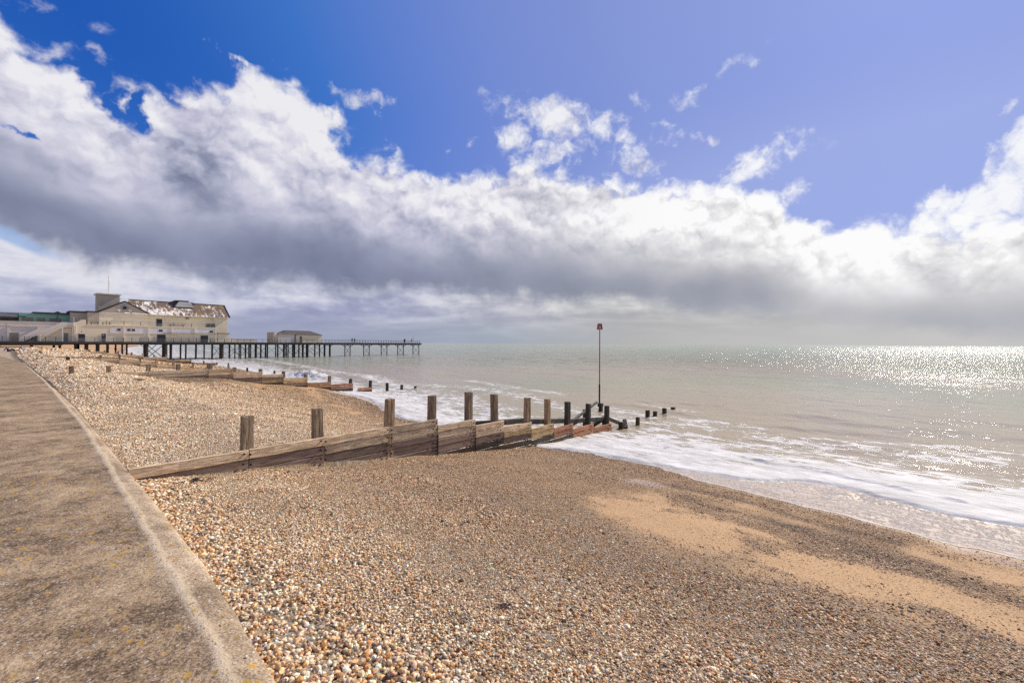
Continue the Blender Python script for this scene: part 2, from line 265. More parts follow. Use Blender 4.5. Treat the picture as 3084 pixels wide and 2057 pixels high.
# ------------------------------------------------------------------ object helpers
def root(name, label, cat, v, u, z, group=None, rz=0.0):
    o = bpy.data.objects.new(name, None); col.objects.link(o)
    o.location = wl(v, u, z); o.rotation_euler = (0, 0, ROT + rz); o.empty_display_size = .3
    o['label'] = label; o['category'] = cat
    if group: o['group'] = group
    o['_o'] = (v, u, z)
    return o
def mesh_obj(name, me, mat, parent=None, **props):
    o = bpy.data.objects.new(name, me); col.objects.link(o)
    if mat is not None and not me.materials: me.materials.append(mat)
    if parent is not None: o.parent = parent
    for k, v in props.items(): o[k] = v
    return o
class MB:
    """collects boxes, prisms and tubes in local axes (x out to sea, y along the beach)"""
    def __init__(s, org=(0, 0, 0)): s.v = []; s.f = []; s.o = np.array(org, float); s.sm = []
    def add(s, vs, fs, smooth=False):
        n = len(s.v); s.v += [tuple(np.array(p, float) - s.o) for p in vs]; s.f += [tuple(i + n for i in f) for f in fs]; s.sm += [smooth] * len(fs)
        return s
    def box(s, a, b):
        (x0, y0, z0), (x1, y1, z1) = a, b
        return s.add([(x0, y0, z0), (x1, y0, z0), (x1, y1, z0), (x0, y1, z0), (x0, y0, z1), (x1, y0, z1), (x1, y1, z1), (x0, y1, z1)],
                     [(0, 3, 2, 1), (4, 5, 6, 7), (0, 1, 5, 4), (1, 2, 6, 5), (2, 3, 7, 6), (3, 0, 4, 7)])
    def prism(s, poly, y0, y1):
        """polygon in x,z pulled from y0 to y1"""
        n = len(poly)
        vs = [(x, y0, z) for x, z in poly] + [(x, y1, z) for x, z in poly]
        ar = sum(poly[i][0] * poly[(i + 1) % n][1] - poly[(i + 1) % n][0] * poly[i][1] for i in range(n))
        f = [tuple(range(n)), tuple(range(2 * n - 1, n - 1, -1))] + [(i, i + n, (i + 1) % n + n, (i + 1) % n) for i in range(n)]
        if ar < 0: f = [tuple(reversed(q)) for q in f]
        return s.add(vs, f)
    def tube(s, a, b, r0, r1=None, n=8, caps=True):
        r1 = r0 if r1 is None else r1
        a = np.array(a, float); b = np.array(b, float); d = b - a; L = np.linalg.norm(d); d /= L
        t = np.array([0, 0, 1.]) if abs(d[2]) < .9 else np.array([1., 0, 0])
        x = np.cross(d, t); x /= np.linalg.norm(x); y = np.cross(d, x)
        vs = []
        for c, r in ((a, r0), (b, r1)):
            vs += [tuple(c + r * (math.cos(2 * math.pi * i / n) * x + math.sin(2 * math.pi * i / n) * y)) for i in range(n)]
        f = [(i, i + n, (i + 1) % n + n, (i + 1) % n) for i in range(n)]
        s.add(vs, f, n > 5)
        if caps: s.add(vs[:n], [tuple(range(n))]); s.add(vs[n:], [tuple(range(n - 1, -1, -1))])
        return s
    def beam(s, a, b, w, h):
        """rectangular bar from a to b, w across, h high"""
        a = np.array(a, float); b = np.array(b, float); d = (b - a) / np.linalg.norm(b - a)
        t = np.array([0, 0, 1.]) if abs(d[2]) < .9 else np.array([1., 0, 0])
        x = np.cross(d, t); x /= np.linalg.norm(x); y = np.cross(x, d)
        vs = [tuple(c + x * sx * w / 2 + y * sy * h / 2) for c in (a, b) for sx, sy in ((-1, -1), (1, -1), (1, 1), (-1, 1))]
        return s.add(vs, [(0, 1, 2, 3), (7, 6, 5, 4), (0, 4, 5, 1), (1, 5, 6, 2), (2, 6, 7, 3), (3, 7, 4, 0)])
    def mesh(s, name, bevel=0.0):
        me = bpy.data.meshes.new(name); me.from_pydata(s.v, [], s.f); me.validate()
        if len(s.sm) == len(me.polygons): me.polygons.foreach_set('use_smooth', s.sm)
        bm = bmesh.new(); bm.from_mesh(me)
        bmesh.ops.recalc_face_normals(bm, faces=bm.faces)
        if bevel: bmesh.ops.bevel(bm, geom=list(bm.edges), offset=bevel, segments=1, affect='EDGES')
        bm.to_mesh(me); bm.free()
        return me
    def build(s, name, mat, parent=None, bevel=0.0, **props):
        if parent is not None and not s.v: return None
        return mesh_obj(name, s.mesh(name, bevel), mat, parent, **props)
def part(name, mat, parent, org, a, b, bevel=0.0, **props):
    return MB(org).box(a, b).build(name, mat, parent, bevel, **props)
def grid_mesh(name, P, smooth=True, attrs=None):
    """P: (n, m, 3) grid of points"""
    n, m = P.shape[:2]
    me = bpy.data.meshes.new(name)
    idx = np.arange(n * m).reshape(n, m)
    q = np.stack([idx[:-1, :-1], idx[1:, :-1], idx[1:, 1:], idx[:-1, 1:]], -1).reshape(-1, 4)
    me.vertices.add(n * m); me.vertices.foreach_set('co', P.reshape(-1, 3).astype(np.float32).ravel())
    me.loops.add(q.size); me.loops.foreach_set('vertex_index', q.astype(np.int32).ravel())
    me.polygons.add(len(q)); me.polygons.foreach_set('loop_start', (np.arange(len(q)) * 4).astype(np.int32))
    me.update(calc_edges=True)
    me.polygons.foreach_set('use_smooth', np.full(len(q), smooth))
    for k, a in (attrs or {}).items():
        at = me.attributes.new(k, 'FLOAT', 'POINT'); at.data.foreach_set('value', a.astype(np.float32).ravel())
    return me

# ------------------------------------------------------------------ materials
MAT = {}
def new_mat(name):
    m = bpy.data.materials.new(name); m.use_nodes = True
    t = m.node_tree; b = t.nodes['Principled BSDF']; MAT[name] = m
    return m, t, b
def objco(t): return t.nodes.new('ShaderNodeTexCoord').outputs['Object']
def bump(t, b, h, strength, dist, normal=None):
    n = t.nodes.new('ShaderNodeBump'); n.inputs['Strength'].default_value = strength; n.inputs['Distance'].default_value = dist
    t.links.new(h.s if isinstance(h, E_) else h, n.inputs['Height'])
    if normal is not None: t.links.new(normal, n.inputs['Normal'])
    t.links.new(n.outputs[0], b.inputs['Normal']); return n.outputs[0]
def attr(t, name, typ='GEOMETRY'):
    n = t.nodes.new('ShaderNodeAttribute'); n.attribute_name = name; n.attribute_type = typ; return n
def simple(name, c, rough=.7, metal=0.0, var=.25, sc_=6.0, bstr=.2, stain=None, stain_amt=.5, stretch=(1, 1, 1), spec=.5):
    m, t, b = new_mat(name)
    co = mapping(t, objco(t), scale=stretch)
    n1 = tex_noise(t, co, sc_, 6, .6); n2 = tex_noise(t, co, sc_ * 6, 3, .6)
    f = (E_(t, n1.outputs['Fac']) - .5) * 2.2 + (E_(t, n2.outputs['Fac']) - .5) * .8
    cc = mixc(t, (f * var + .5).clamp(), tuple(max(0, x * (1 - var * 1.4)) for x in c), tuple(min(1, x * (1 + var)) for x in c))
    if stain is not None:
        n3 = tex_noise(t, mapping(t, objco(t), loc=(9, 4, 2), scale=(stretch[0], stretch[1], stretch[2] * .5)), sc_ * .5, 7, .65)
        cc = mixc(t, E_(t, n3.outputs['Fac']).ss(.52, .72) * stain_amt, cc, stain)
    t.links.new(cc, b.inputs['Base Color'])
    b.inputs['Roughness'].default_value = rough; b.inputs['Metallic'].default_value = metal; b.inputs['Specular IOR Level'].default_value = spec
    if bstr: bump(t, b, n2.outputs['Fac'], bstr, .02)
    return m

# timber: grain along local z (posts) or x (planks)
def timber(name, c_lo, c_hi, axis, rough=.85, knots=True, depth=.5, green=0.0):
    m, t, b = new_mat(name)
    rnd = t.nodes.new('ShaderNodeObjectInfo').outputs['Random']
    cmb = t.nodes.new('ShaderNodeCombineXYZ'); 
    for i in range(3): t.links.new((E_(t, rnd) * (7.0 + 3 * i)).s, cmb.inputs[i])
    va = t.nodes.new('ShaderNodeVectorMath'); va.operation = 'ADD'; t.links.new(objco(t), va.inputs[0]); t.links.new(cmb.outputs[0], va.inputs[1])
    st = (1, 9, 9) if axis == 'x' else (9, 9, 1)
    co = mapping(t, va.outputs[0], scale=tuple(v * .9 for v in st))
    n1 = tex_noise(t, co, 1.6, 8, .65, 1.4); n2 = tex_noise(t, co, 6.0, 4, .7, .6)
    big = tex_noise(t, va.outputs[0], 1.7, 4, .5)
    g1 = E_(t, n1.outputs['Fac']); g2 = E_(t, n2.outputs['Fac'])
    f = g1.ss(.36, .62) * .62 + g2.ss(.35, .65) * .38
    cc = mixc(t, f, c_lo, c_hi)
    cc = mixc(t, (E_(t, big.outputs['Fac']).ss(.35, .7) * .28), cc, tuple(x * .55 for x in c_hi))
    rr = mixc(t, 1.0, cc, ramp(t, E_(t, rnd), [(0, (.72, .72, .74)), (.5, (1, 1, 1)), (1, (1.25, 1.18, 1.1))]), 'MULTIPLY')
    if green:
        rr = mixc(t, E_(t, tex_noise(t, va.outputs[0], 3.0, 5, .6).outputs['Fac']).ss(.5, .7) * green, rr, (.035, .045, .02))
    t.links.new(rr, b.inputs['Base Color']); b.inputs['Roughness'].default_value = rough; b.inputs['Specular IOR Level'].default_value = .3
    h = g1.ss(.3, .6) * .7 + g2 * .3
    bump(t, b, h, depth, .02)
    return m
timber('plank_weathered', (.38, .27, .165), (.82, .66, .46), 'x', depth=.9)
timber('plank_yellow', (.26, .18, .08), (.74, .53, .27), 'x', depth=.9)
timber('plank_red', (.28, .12, .06), (.62, .31, .18), 'x', depth=.9)
timber('plank_smooth', (.15, .10, .075), (.33, .24, .185), 'x', rough=.6, depth=.35)
timber('plank_wet', (.03, .02, .014), (.10, .068, .05), 'x', rough=.35, depth=.4)
timber('post_wood', (.11, .076, .045), (.44, .33, .215), 'z', depth=.9)
timber('post_dark', (.012, .010, .008), (.07, .055, .042), 'z', rough=.6, depth=.7, green=.5)
timber('beam_dark', (.03, .025, .02), (.13, .11, .09), 'x', rough=.5, depth=.7, green=.3)
timber('beam_tan', (.11, .08, .05), (.32, .25, .16), 'x', depth=.8)
simple('rust_iron', (.035, .016, .010), .8, .3, .5, 30, .6)
simple('iron_black', (.018, .016, .016), .65, 0.2, .4, 5, .3, stain=(.09, .04, .02), stain_amt=.35)
simple('deck_timber', (.045, .038, .034), .8, 0, .4, 3, .3, stain=(.14, .12, .10), stain_amt=.5, stretch=(.3, 3, 3))
simple('rail_iron', (.06, .055, .055), .6, .2, .3, 8, .2)
simple('cream_paint', (.80, .70, .52), .75, 0, .05, .5, .1, stain=(.60, .50, .36), stain_amt=.35, stretch=(1, 1, .5))
simple('white_paint', (.74, .73, .76), .7, 0, .05, .6, .1, stain=(.55, .52, .5), stain_amt=.3)
simple('trim_white', (.78, .75, .68), .7, 0, .06, 3, .1)
simple('grey_render', (.46, .40, .33), .85, 0, .16, .6, .2, stain=(.32, .28, .23), stain_amt=.5)
simple('lilac_paint', (.68, .62, .57), .7, 0, .06, .8, .1, stain=(.42, .40, .44), stain_amt=.4)
simple('green_cladding', (.15, .31, .24), .55, 0, .10, 1.0, .1, stain=(.20, .40, .31), stain_amt=.4)
simple('brown_panel', (.16, .115, .10), .7, 0, .15, 1.5, .1)
simple('dark_roof', (.030, .036, .045), .7, 0, .3, 2, .2)
simple('pale_roof', (.42, .42, .40), .6, 0, .3, 1, .2, stain=(.08, .08, .08), stain_amt=.6, stretch=(.3, 3, 3))
simple('brown_roof', (.085, .07, .065), .75, 0, .25, 2.5, .3, stretch=(.4, 3, 3))
simple('opening_dark', (.012, .012, .014), .25, 0, .2, 2, 0)
simple('slat_grey', (.30, .31, .32), .6, 0, .1, 4, .1)
simple('unit_grey', (.16, .18, .18), .5, .1, .1, 4, .1)
simple('door_green', (.035, .045, .04), .4, 0, .2, 4, .1)
simple('beacon_red', (.30, .03, .025), .5, .1, .2, 8, .1, stain=(.12, .02, .015))
simple('seaweed', (.012, .010, .008), .5, 0, .4, 20, .5)
simple('seaweed_red', (.05, .018, .015), .6, 0, .4, 20, .5)
simple('skin', (.45, .26, .19), .6, 0, .05, 20, 0)
simple('cloth_blue', (.03, .03, .16), .8, 0, .1, 20, 0)
simple('cloth_black', (.012, .012, .015), .8, 0, .1, 20, 0)
simple('cloth_grey', (.42, .46, .58), .8, 0, .1, 20, 0)
simple('cloth_red', (.28, .06, .05), .8, 0, .1, 20, 0)
simple('cloth_white', (.70, .72, .78), .8, 0, .1, 20, 0)
simple('hair', (.05, .03, .02), .7, 0, .1, 20, 0)

# old roof sheets: white lime-washed asbestos with brown and ochre growth coming down in streaks
m, t, b = new_mat('patchy_roof')
co = objco(t)
a1 = tex_noise(t, mapping(t, co, scale=(1.5, .45, .45)), 1.0, 8, .68, .5)
a2 = tex_noise(t, mapping(t, co, loc=(5, 0, 3), scale=(.24, .2, .2)), 1.0, 3, .5)
a3 = tex_noise(t, mapping(t, co, loc=(3, 3, 3), scale=(2.2, 2.2, 2.2)), 1.0, 6, .65)
sx = t.nodes.new('ShaderNodeSeparateXYZ'); t.links.new(co, sx.inputs[0])
hz_ = E_(t, sx.outputs[2]) * .045 - .33
xr = E_(t, sx.outputs[0]).ss(17.5, 24) * .15
mk = E_(t, a1.outputs['Fac']) + (E_(t, a3.outputs['Fac']) - .5) * .5 + hz_ + xr + (E_(t, a2.outputs['Fac']) - .5) * .5
cc = mixc(t, mk.ss(.47, .62), (.82, .76, .69), (.15, .098, .064))
ochre = E_(t, tex_noise(t, mapping(t, co, loc=(2, 8, 1), scale=(.35, .3, .3)), 1.0, 5, .6).outputs['Fac']).ss(.56, .66)
cc = mixc(t, ochre * mk.ss(.42, .56), cc, (.22, .14, .035))
t.links.new(cc, b.inputs['Base Color']); b.inputs['Roughness'].default_value = .9
bump(t, b, a3.outputs['Fac'], .5, .05)

# concrete of the promenade
m, t, b = new_mat('concrete')
geo = t.nodes.new('ShaderNodeNewGeometry').outputs['Position']
n_big = tex_noise(t, geo, .9, 6, .6, .5); n_mid = tex_noise(t, geo, 6.0, 6, .65); n_fin = tex_noise(t, geo, 55.0, 3, .6)
n_str = tex_noise(t, mapping(t, geo, scale=(1, 1, 1)), 2.3, 8, .7, 1.2)
f = (E_(t, n_big.outputs['Fac']) - .5) * 1.6 + (E_(t, n_mid.outputs['Fac']) - .5) * 1.3 + (E_(t, n_fin.outputs['Fac']) - .5) * 1.9 + .44
top = ramp(t, f.clamp(), [(0.0, (.09, .060, .037)), (.30, (.215, .145, .085)), (.6, (.38, .268, .16)), (1.0, (.58, .43, .26))])
nose = ramp(t, f.clamp(), [(0.0, (.20, .145, .095)), (.35, (.37, .28, .19)), (.7, (.56, .44, .30)), (1.0, (.70, .57, .42))])
nz = attr(t, 'nose').outputs['Fac']
cc = mixc(t, E_(t, nz).clamp(), top, nose)
cc = mixc(t, E_(t, attr(t, 'seam').outputs['Fac']) * .9 * (E_(t, n_mid.outputs['Fac']).ss(.2, .5)), cc, (.64, .50, .33))
# aggregate: pale and brown stones set in the surface
v1 = tex_vor(t, geo, 26.0); v1c = t.nodes.new('ShaderNodeSeparateColor'); t.links.new(v1.outputs['Color'], v1c.inputs[0])
pick = E_(t, v1c.outputs[0]).ss(.72, .75) * E_(t, v1.outputs['Distance']).ss(.40, .28)
cc = mixc(t, pick * .75, cc, ramp(t, E_(t, v1c.outputs[1]), [(0, (.60, .56, .50)), (.45, (.34, .25, .16)), (.7, (.45, .26, .13)), (1, (.10, .09, .09))]))
v2 = tex_vor(t, mapping(t, geo, loc=(3, 7, 0)), 46.0); v2c = t.nodes.new('ShaderNodeSeparateColor'); t.links.new(v2.outputs['Color'], v2c.inputs[0])
cc = mixc(t, E_(t, v2c.outputs[0]).ss(.78, .8) * E_(t, v2.outputs['Distance']).ss(.42, .28) * .9, cc, ramp(t, E_(t, v2c.outputs[2]), [(0, (.08, .07, .06)), (.5, (.30, .22, .15)), (1, (.78, .75, .72))]))
# yellow lichen in rounded spots, gathered in places
v3 = tex_vor(t, mapping(t, geo, loc=(1.3, 2.7, 0)), 9.0); v3c = t.nodes.new('ShaderNodeSeparateColor'); t.links.new(v3.outputs['Color'], v3c.inputs[0])
where = E_(t, tex_noise(t, geo, .8, 2, .5).outputs['Fac']).ss(.40, .52)
li = (E_(t, v3.outputs['Distance']) + (E_(t, n_fin.outputs['Fac']) - .5) * .35).ss(.27, .19) * E_(t, v3c.outputs[0]).ss(.18, .22) * where
cc = mixc(t, li * .9, cc, ramp(t, E_(t, v3c.outputs[1]), [(0, (.30, .20, .05)), (.5, (.60, .33, .04)), (1, (.22, .16, .06))]))
t.links.new(cc, b.inputs['Base Color']); b.inputs['Roughness'].default_value = .9; b.inputs['Specular IOR Level'].default_value = .25
bump(t, b, E_(t, n_mid.outputs['Fac']) * .5 + E_(t, n_fin.outputs['Fac']) * .35 + pick * .15, .9, .03)

# shingle seen as ground between and beyond the loose stones, and sand where the stones thin out
m, t, b = new_mat('beach')
geo = t.nodes.new('ShaderNodeNewGeometry').outputs['Position']
sand = E_(t, attr(t, 'sand').outputs['Fac']); dark = E_(t, attr(t, 'dark').outputs['Fac']); wet = E_(t, attr(t, 'wet').outputs['Fac']); fine_ = E_(t, attr(t, 'fine').outputs['Fac'])
def speck(scale, seed):
    v = tex_vor(t, mapping(t, geo, loc=seed, scale=(1, 1, .6)), scale); s_ = t.nodes.new('ShaderNodeSeparateColor'); t.links.new(v.outputs['Color'], s_.inputs[0])
    return E_(t, s_.outputs[0]), E_(t, v.outputs['Distance'])
c1, d1 = speck(17.0, (0, 0, 0)); c2, d2 = speck(40.0, (5, 3, 1)); c3, d3 = speck(110.0, (2, 6, 1))
pal = [(0.0, (.05, .035, .022)), (.16, (.20, .13, .07)), (.34, (.48, .32, .16)), (.50, (.66, .48, .27)), (.66, (.50, .41, .29)), (.82, (.66, .58, .47)), (1.0, (.80, .77, .73))]
palf = [(0.0, (.09, .052, .024)), (.3, (.32, .185, .075)), (.6, (.52, .31, .13)), (.85, (.56, .39, .22)), (1.0, (.72, .60, .46))]
shg = mixc(t, .45, ramp(t, c1, pal), ramp(t, c2, pal))
shf = mixc(t, .5, ramp(t, c2, palf), ramp(t, c3, palf))
cc = mixc(t, fine_, shg, shf)
nb = tex_noise(t, geo, .55, 5, .6); cc = mixc(t, E_(t, nb.outputs['Fac']).ss(.40, .70) * .35, cc, (.42, .26, .13))
sn = tex_noise(t, geo, 30.0, 4, .7)
sc_col = ramp(t, E_(t, sn.outputs['Fac']), [(.3, (.36, .215, .105)), (.5, (.50, .315, .16)), (.7, (.60, .40, .225))])
sm = tex_noise(t, geo, 2.6, 6, .7)
smask = (sand * 1.25 + (E_(t, sm.outputs['Fac']) - .5) * 1.5 - .22).ss(0.0, 1.0)
cc = mixc(t, E_(t, attr(t, 'loose').outputs['Fac']) * .62 * (1.0 - fine_ * .75), cc, (.075, .05, .03))  # shade of the gaps between stones, put into the ground colour
cc = mixc(t, smask, cc, sc_col)
pink = E_(t, attr(t, 'pink').outputs['Fac']); cc = mixc(t, pink.ss(.35, .75) * .85, cc, (.46, .36, .31))
cc = mixc(t, dark * .55, cc, (.07, .05, .04))
wm = mixc(t, 1.0, cc, (.64, .56, .50), 'MULTIPLY'); cc = mixc(t, wet, cc, wm)
t.links.new(cc, b.inputs['Base Color'])
rg = mixc(t, wet, (.9, .9, .9), (.35, .35, .35)); t.links.new(rg, b.inputs['Roughness']); b.inputs['Specular IOR Level'].default_value = .3
hh = (1.0 - d1) * .5 * (1.0 - fine_ * .7) + (1.0 - d2) * .35 + (1.0 - d3) * .1
bump(t, b, hh * (1.0 - smask * .85), .9, .035)

# loose stones
m, t, b = new_mat('pebble')
cI = attr(t, 'tint', 'INSTANCER').outputs['Color']
n = tex_noise(t, objco(t), 2.0, 5, .6); f = (E_(t, n.outputs['Fac']) - .5) * .9 + 1.0
vm = t.nodes.new('ShaderNodeVectorMath'); vm.operation = 'SCALE'; t.links.new(cI, vm.inputs[0]); t.links.new(f.s, vm.inputs['Scale'])
t.links.new(vm.outputs[0], b.inputs['Base Color']); b.inputs['Roughness'].default_value = .62; b.inputs['Specular IOR Level'].default_value = .35

# sea
m, t, b = new_mat('sea_water')
geo = t.nodes.new('ShaderNodeNewGeometry').outputs['Position']
foam = E_(t, attr(t, 'foam').outputs['Fac']); film = E_(t, attr(t, 'film').outputs['Fac']); dist = E_(t, attr(t, 'dist').outputs['Fac'])
uv = mapping(t, geo, rot=(0, 0, -ROT))                         # x out to sea, y along the shore
w1 = tex_noise(t, mapping(t, uv, scale=(1, .45, 1)), 1.3, 6, .62, .6)
w2 = tex_noise(t, mapping(t, uv, loc=(3, 1, 0), scale=(1, .4, 1)), 5.5, 4, .6, .3)
w3 = tex_noise(t, mapping(t, uv, loc=(3, 1, 0), scale=(1, .35, 1)), .22, 6, .65, .2)
h = E_(t, w1.outputs['Fac']) * .62 * dist.ss(42, 130, .30, 2.4) + E_(t, w2.outputs['Fac']) * .17 * dist.ss(42, 120, .30, 2.1) + E_(t, w3.outputs['Fac']) * 5.0 * dist.ss(42, 220)
wb = tex_noise(t, uv, .028, 4, .55, .4)
turb = E_(t, wb.outputs['Fac'])
near = mixc(t, turb.ss(.40, .62), (.42, .325, .19), (.35, .32, .165))
far = mixc(t, turb.ss(.40, .62), (.40, .385, .25), (.32, .385, .24))
wc = mixc(t, dist.ss(18, 260), near, far)
# foam: solid patches torn into lace
l1 = tex_vor(t, mapping(t, uv, scale=(1, .55, 1)), 1.5, 'DISTANCE_TO_EDGE'); 
warp = tex_noise(t, uv, 2.5, 5, .6); wv = t.nodes.new('ShaderNodeVectorMath'); wv.operation = 'MULTIPLY_ADD'
t.links.new(warp.outputs['Color'], wv.inputs[0]); wv.inputs[1].default_value = (.7, .7, 0); t.links.new(mapping(t, uv, scale=(1, .5, 1)), wv.inputs[2])
t.links.new(wv.outputs[0], l1.inputs['Vector'])
l2 = tex_vor(t, wv.outputs[0], 5.0, 'DISTANCE_TO_EDGE')
fn = tex_noise(t, mapping(t, uv, scale=(1, .42, 1)), 1.15, 8, .66, .5)
fs = tex_noise(t, mapping(t, uv, loc=(7, 2, 0), scale=(1, .3, 1)), 8.0, 5, .65)
lace = (E_(t, l1.outputs['Distance']) * -3.0 + .55).mx(-.35) * .55 + (E_(t, l2.outputs['Distance']) * -3.0 + .3).mx(-.3) * .35
fm = (foam * 1.95 - .95 + (E_(t, fn.outputs['Fac']) - .5) * 2.6 + lace * 1.5 + (E_(t, fs.outputs['Fac']) - .5) * 1.7)
fmask = fm.ss(-.05, .28)
stk = tex_noise(t, mapping(t, uv, loc=(1, 2, 0), scale=(.55, 1.6, 1)), 7.5, 7, .7, .3)
filmf = film * (E_(t, stk.outputs['Fac']) + (E_(t, fs.outputs['Fac']) - .5) * .8 + film * .04).ss(.47, .72) * .75
cream = E_(t, attr(t, 'lip').outputs['Fac'])
fmask = fmask.mx(filmf).mx(cream.clamp())
foamc = mixc(t, (E_(t, fs.outputs['Fac']).ss(.3, .7) * .5 + E_(t, fn.outputs['Fac']).ss(.3, .7) * .5), (.36, .35, .33), (.86, .83, .78))
filmc = (.46, .36, .285)
base = mixc(t, film.clamp(), wc, filmc)
base = mixc(t, fmask, base, foamc)
t.links.new(base, b.inputs['Base Color'])
rgh = (dist.ss(20, 500, .09, .15)) * (1.0 - fmask) + fmask * .75 + film * .35
t.links.new(rgh.s, b.inputs['Roughness']); b.inputs['IOR'].default_value = 1.33
hb = h * (1.0 - film * .9) + fmask * .05 * dist.ss(60, 15) + (E_(t, fs.outputs['Fac'])) * fmask * .12 * dist.ss(50, 12)
bn = bump(t, b, hb, 1.0, .24)

# ================================================================== the ground and the shore
def path_dist(u, v, pts):
    """distance of u,v to a polyline"""
    d = np.full(np.shape(u), 1e9)
    for (a0, b0), (a1, b1) in zip(pts[:-1], pts[1:]):
        dx, dy = a1 - a0, b1 - b0; tt = np.clip(((u - a0) * dx + (v - b0) * dy) / (dx * dx + dy * dy), 0, 1)
        d = np.minimum(d, np.hypot(u - a0 - tt * dx, v - b0 - tt * dy))
    return d
def vnoise(x, y, seed=0, octs=4):
    """smooth value noise, about -1..1"""
    out = 0; amp = 1.0; tot = 0
    for o in range(octs):
        xi, yi = np.floor(x), np.floor(y); fx, fy = x - xi, y - yi; fx = fx * fx * (3 - 2 * fx); fy = fy * fy * (3 - 2 * fy)
        def hsh(a, b): v = np.sin(a * 127.1 + b * 311.7 + seed * 74.7 + o * 13.3) * 43758.5453; return (v - np.floor(v)) * 2 - 1
        out = out + amp * ((hsh(xi, yi) * (1 - fx) + hsh(xi + 1, yi) * fx) * (1 - fy) + (hsh(xi, yi + 1) * (1 - fx) + hsh(xi + 1, yi + 1) * fx) * fy)
        tot += amp; amp *= .55; x = x * 2.03 + 5.1; y = y * 2.03 + 1.7
    return out / tot
SANDP = [(3.0, 8.0), (2.0, 7.9), (.4, 7.7), (-.6, 7.3), (-2.4, 6.9), (-9, 6)]
DARKP = [(3.0, 10.0), (1.9, 9.9), (.4, 9.25), (-.6, 8.9), (-1.6, 8.25), (-9, 7.6)]
DARKP2 = [(3.6, 10.9), (2.2, 10.9), (1.2, 10.6), (-.3, 10.1)]
def zones(v, u):
    near = (u < 9.4)
    sand = np.exp(-(path_dist(u, v, SANDP) / 1.45) ** 2) * near
    sand = np.maximum(sand, .78 * np.exp(-(path_dist(u, v, [(1.8, 9.3), (.3, 10.2), (-1.5, 9.6), (-8, 9)]) / .75) ** 2) * near)
    sand = np.maximum(sand, .8 * (1 - near) * np.exp(-(path_dist(u, v, [(9.6, 12.2), (14, 11.8), (19, 11.2), (26, 13), (36, 16)]) / .8) ** 2))
    sand = np.maximum(sand, .62 * (1 - near) * np.exp(-(path_dist(u, v, [(31, 11.2), (38, 11.8), (44, 13)]) / .7) ** 2))
    sand = np.maximum(sand, (u > 112) * 1.0)
    sn_ = vnoise(u * .8, v * .95, 3); sn2_ = vnoise(u * 1.6, v * 2.4, 5)
    sand = np.maximum(sand, .46 * near * np.clip((v - 5.6) / 1.8, 0, 1) * np.clip((5.0 - u) / 3, 0, 1))
    sand = np.where(u < 112, np.clip(sand * (1 + 1.3 * sn_ + .5 * sn2_) + (.50 * sn_ + .30 * sn2_) * np.clip((4.8 - u) / 1.6, 0, 1) * np.exp(-((v - 8.2) / 2.6) ** 2) * near, 0, 1), sand)
    dark = .7 * np.exp(-(path_dist(u, v, DARKP) / .50) ** 2) * near
    dark = np.maximum(dark, .7 * np.exp(-(path_dist(u, v, DARKP2) / .3) ** 2))
    dark = np.clip(dark * (1 + 1.3 * vnoise(u * 1.5, v * 2.2, 8)), 0, 1)
    pink = np.exp(-(((u - 4.3) / .8) ** 2 + ((v - 10.5) / .55) ** 2)) + .6 * np.exp(-(path_dist(u, v, [(-1.2, 10.6), (-3, 10.4), (-9, 10.2)]) / .45) ** 2)
    e = vwet(u)
    wet = np.clip(1 - (e - v) / (.5 + 1.2 * (u > 9.4)), 0, 1) ** 1.5
    fine = np.clip((v - 5.0) / 3.0, 0, 1) * np.clip((14 - np.abs(u - 2)) / 8, 0, 1) + np.clip((v - 9) / 2.5, 0, 1) * (u > 9.4)
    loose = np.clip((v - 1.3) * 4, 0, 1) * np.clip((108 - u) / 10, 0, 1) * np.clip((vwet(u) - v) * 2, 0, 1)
    return dict(loose=loose, sand=sand, dark=dark, pink=pink, wet=wet, fine=np.clip(fine, 0, 1))
gu = np.concatenate([np.arange(-16, 9.2, .16), [9.25, 9.33, 9.42, 9.50], np.arange(9.6, 31.8, .22), [31.93, 32.12], np.arange(32.5, 59.8, .45), [59.93, 60.12], np.arange(60.6, 87.6, .6), [87.9, 88.1], np.arange(89, 130, 1.2), np.geomspace(132, 60000, 60)])
gv = np.concatenate([-np.geomspace(20000, 12, 24), np.arange(-9, .6, 1.2), np.arange(.7, 26, .16), np.arange(26.5, 60, 1.5), np.geomspace(62, 60000, 40)])
UU, VV = np.meshgrid(gu, gv, indexing='ij'); ZZ = zb(VV, UU)
P = np.stack([G[0] * VV + CC[0] * UU, G[1] * VV + CC[1] * UU, ZZ], -1)
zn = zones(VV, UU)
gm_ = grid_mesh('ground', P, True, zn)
ground = mesh_obj('ground', gm_, MAT['beach'], kind='structure')

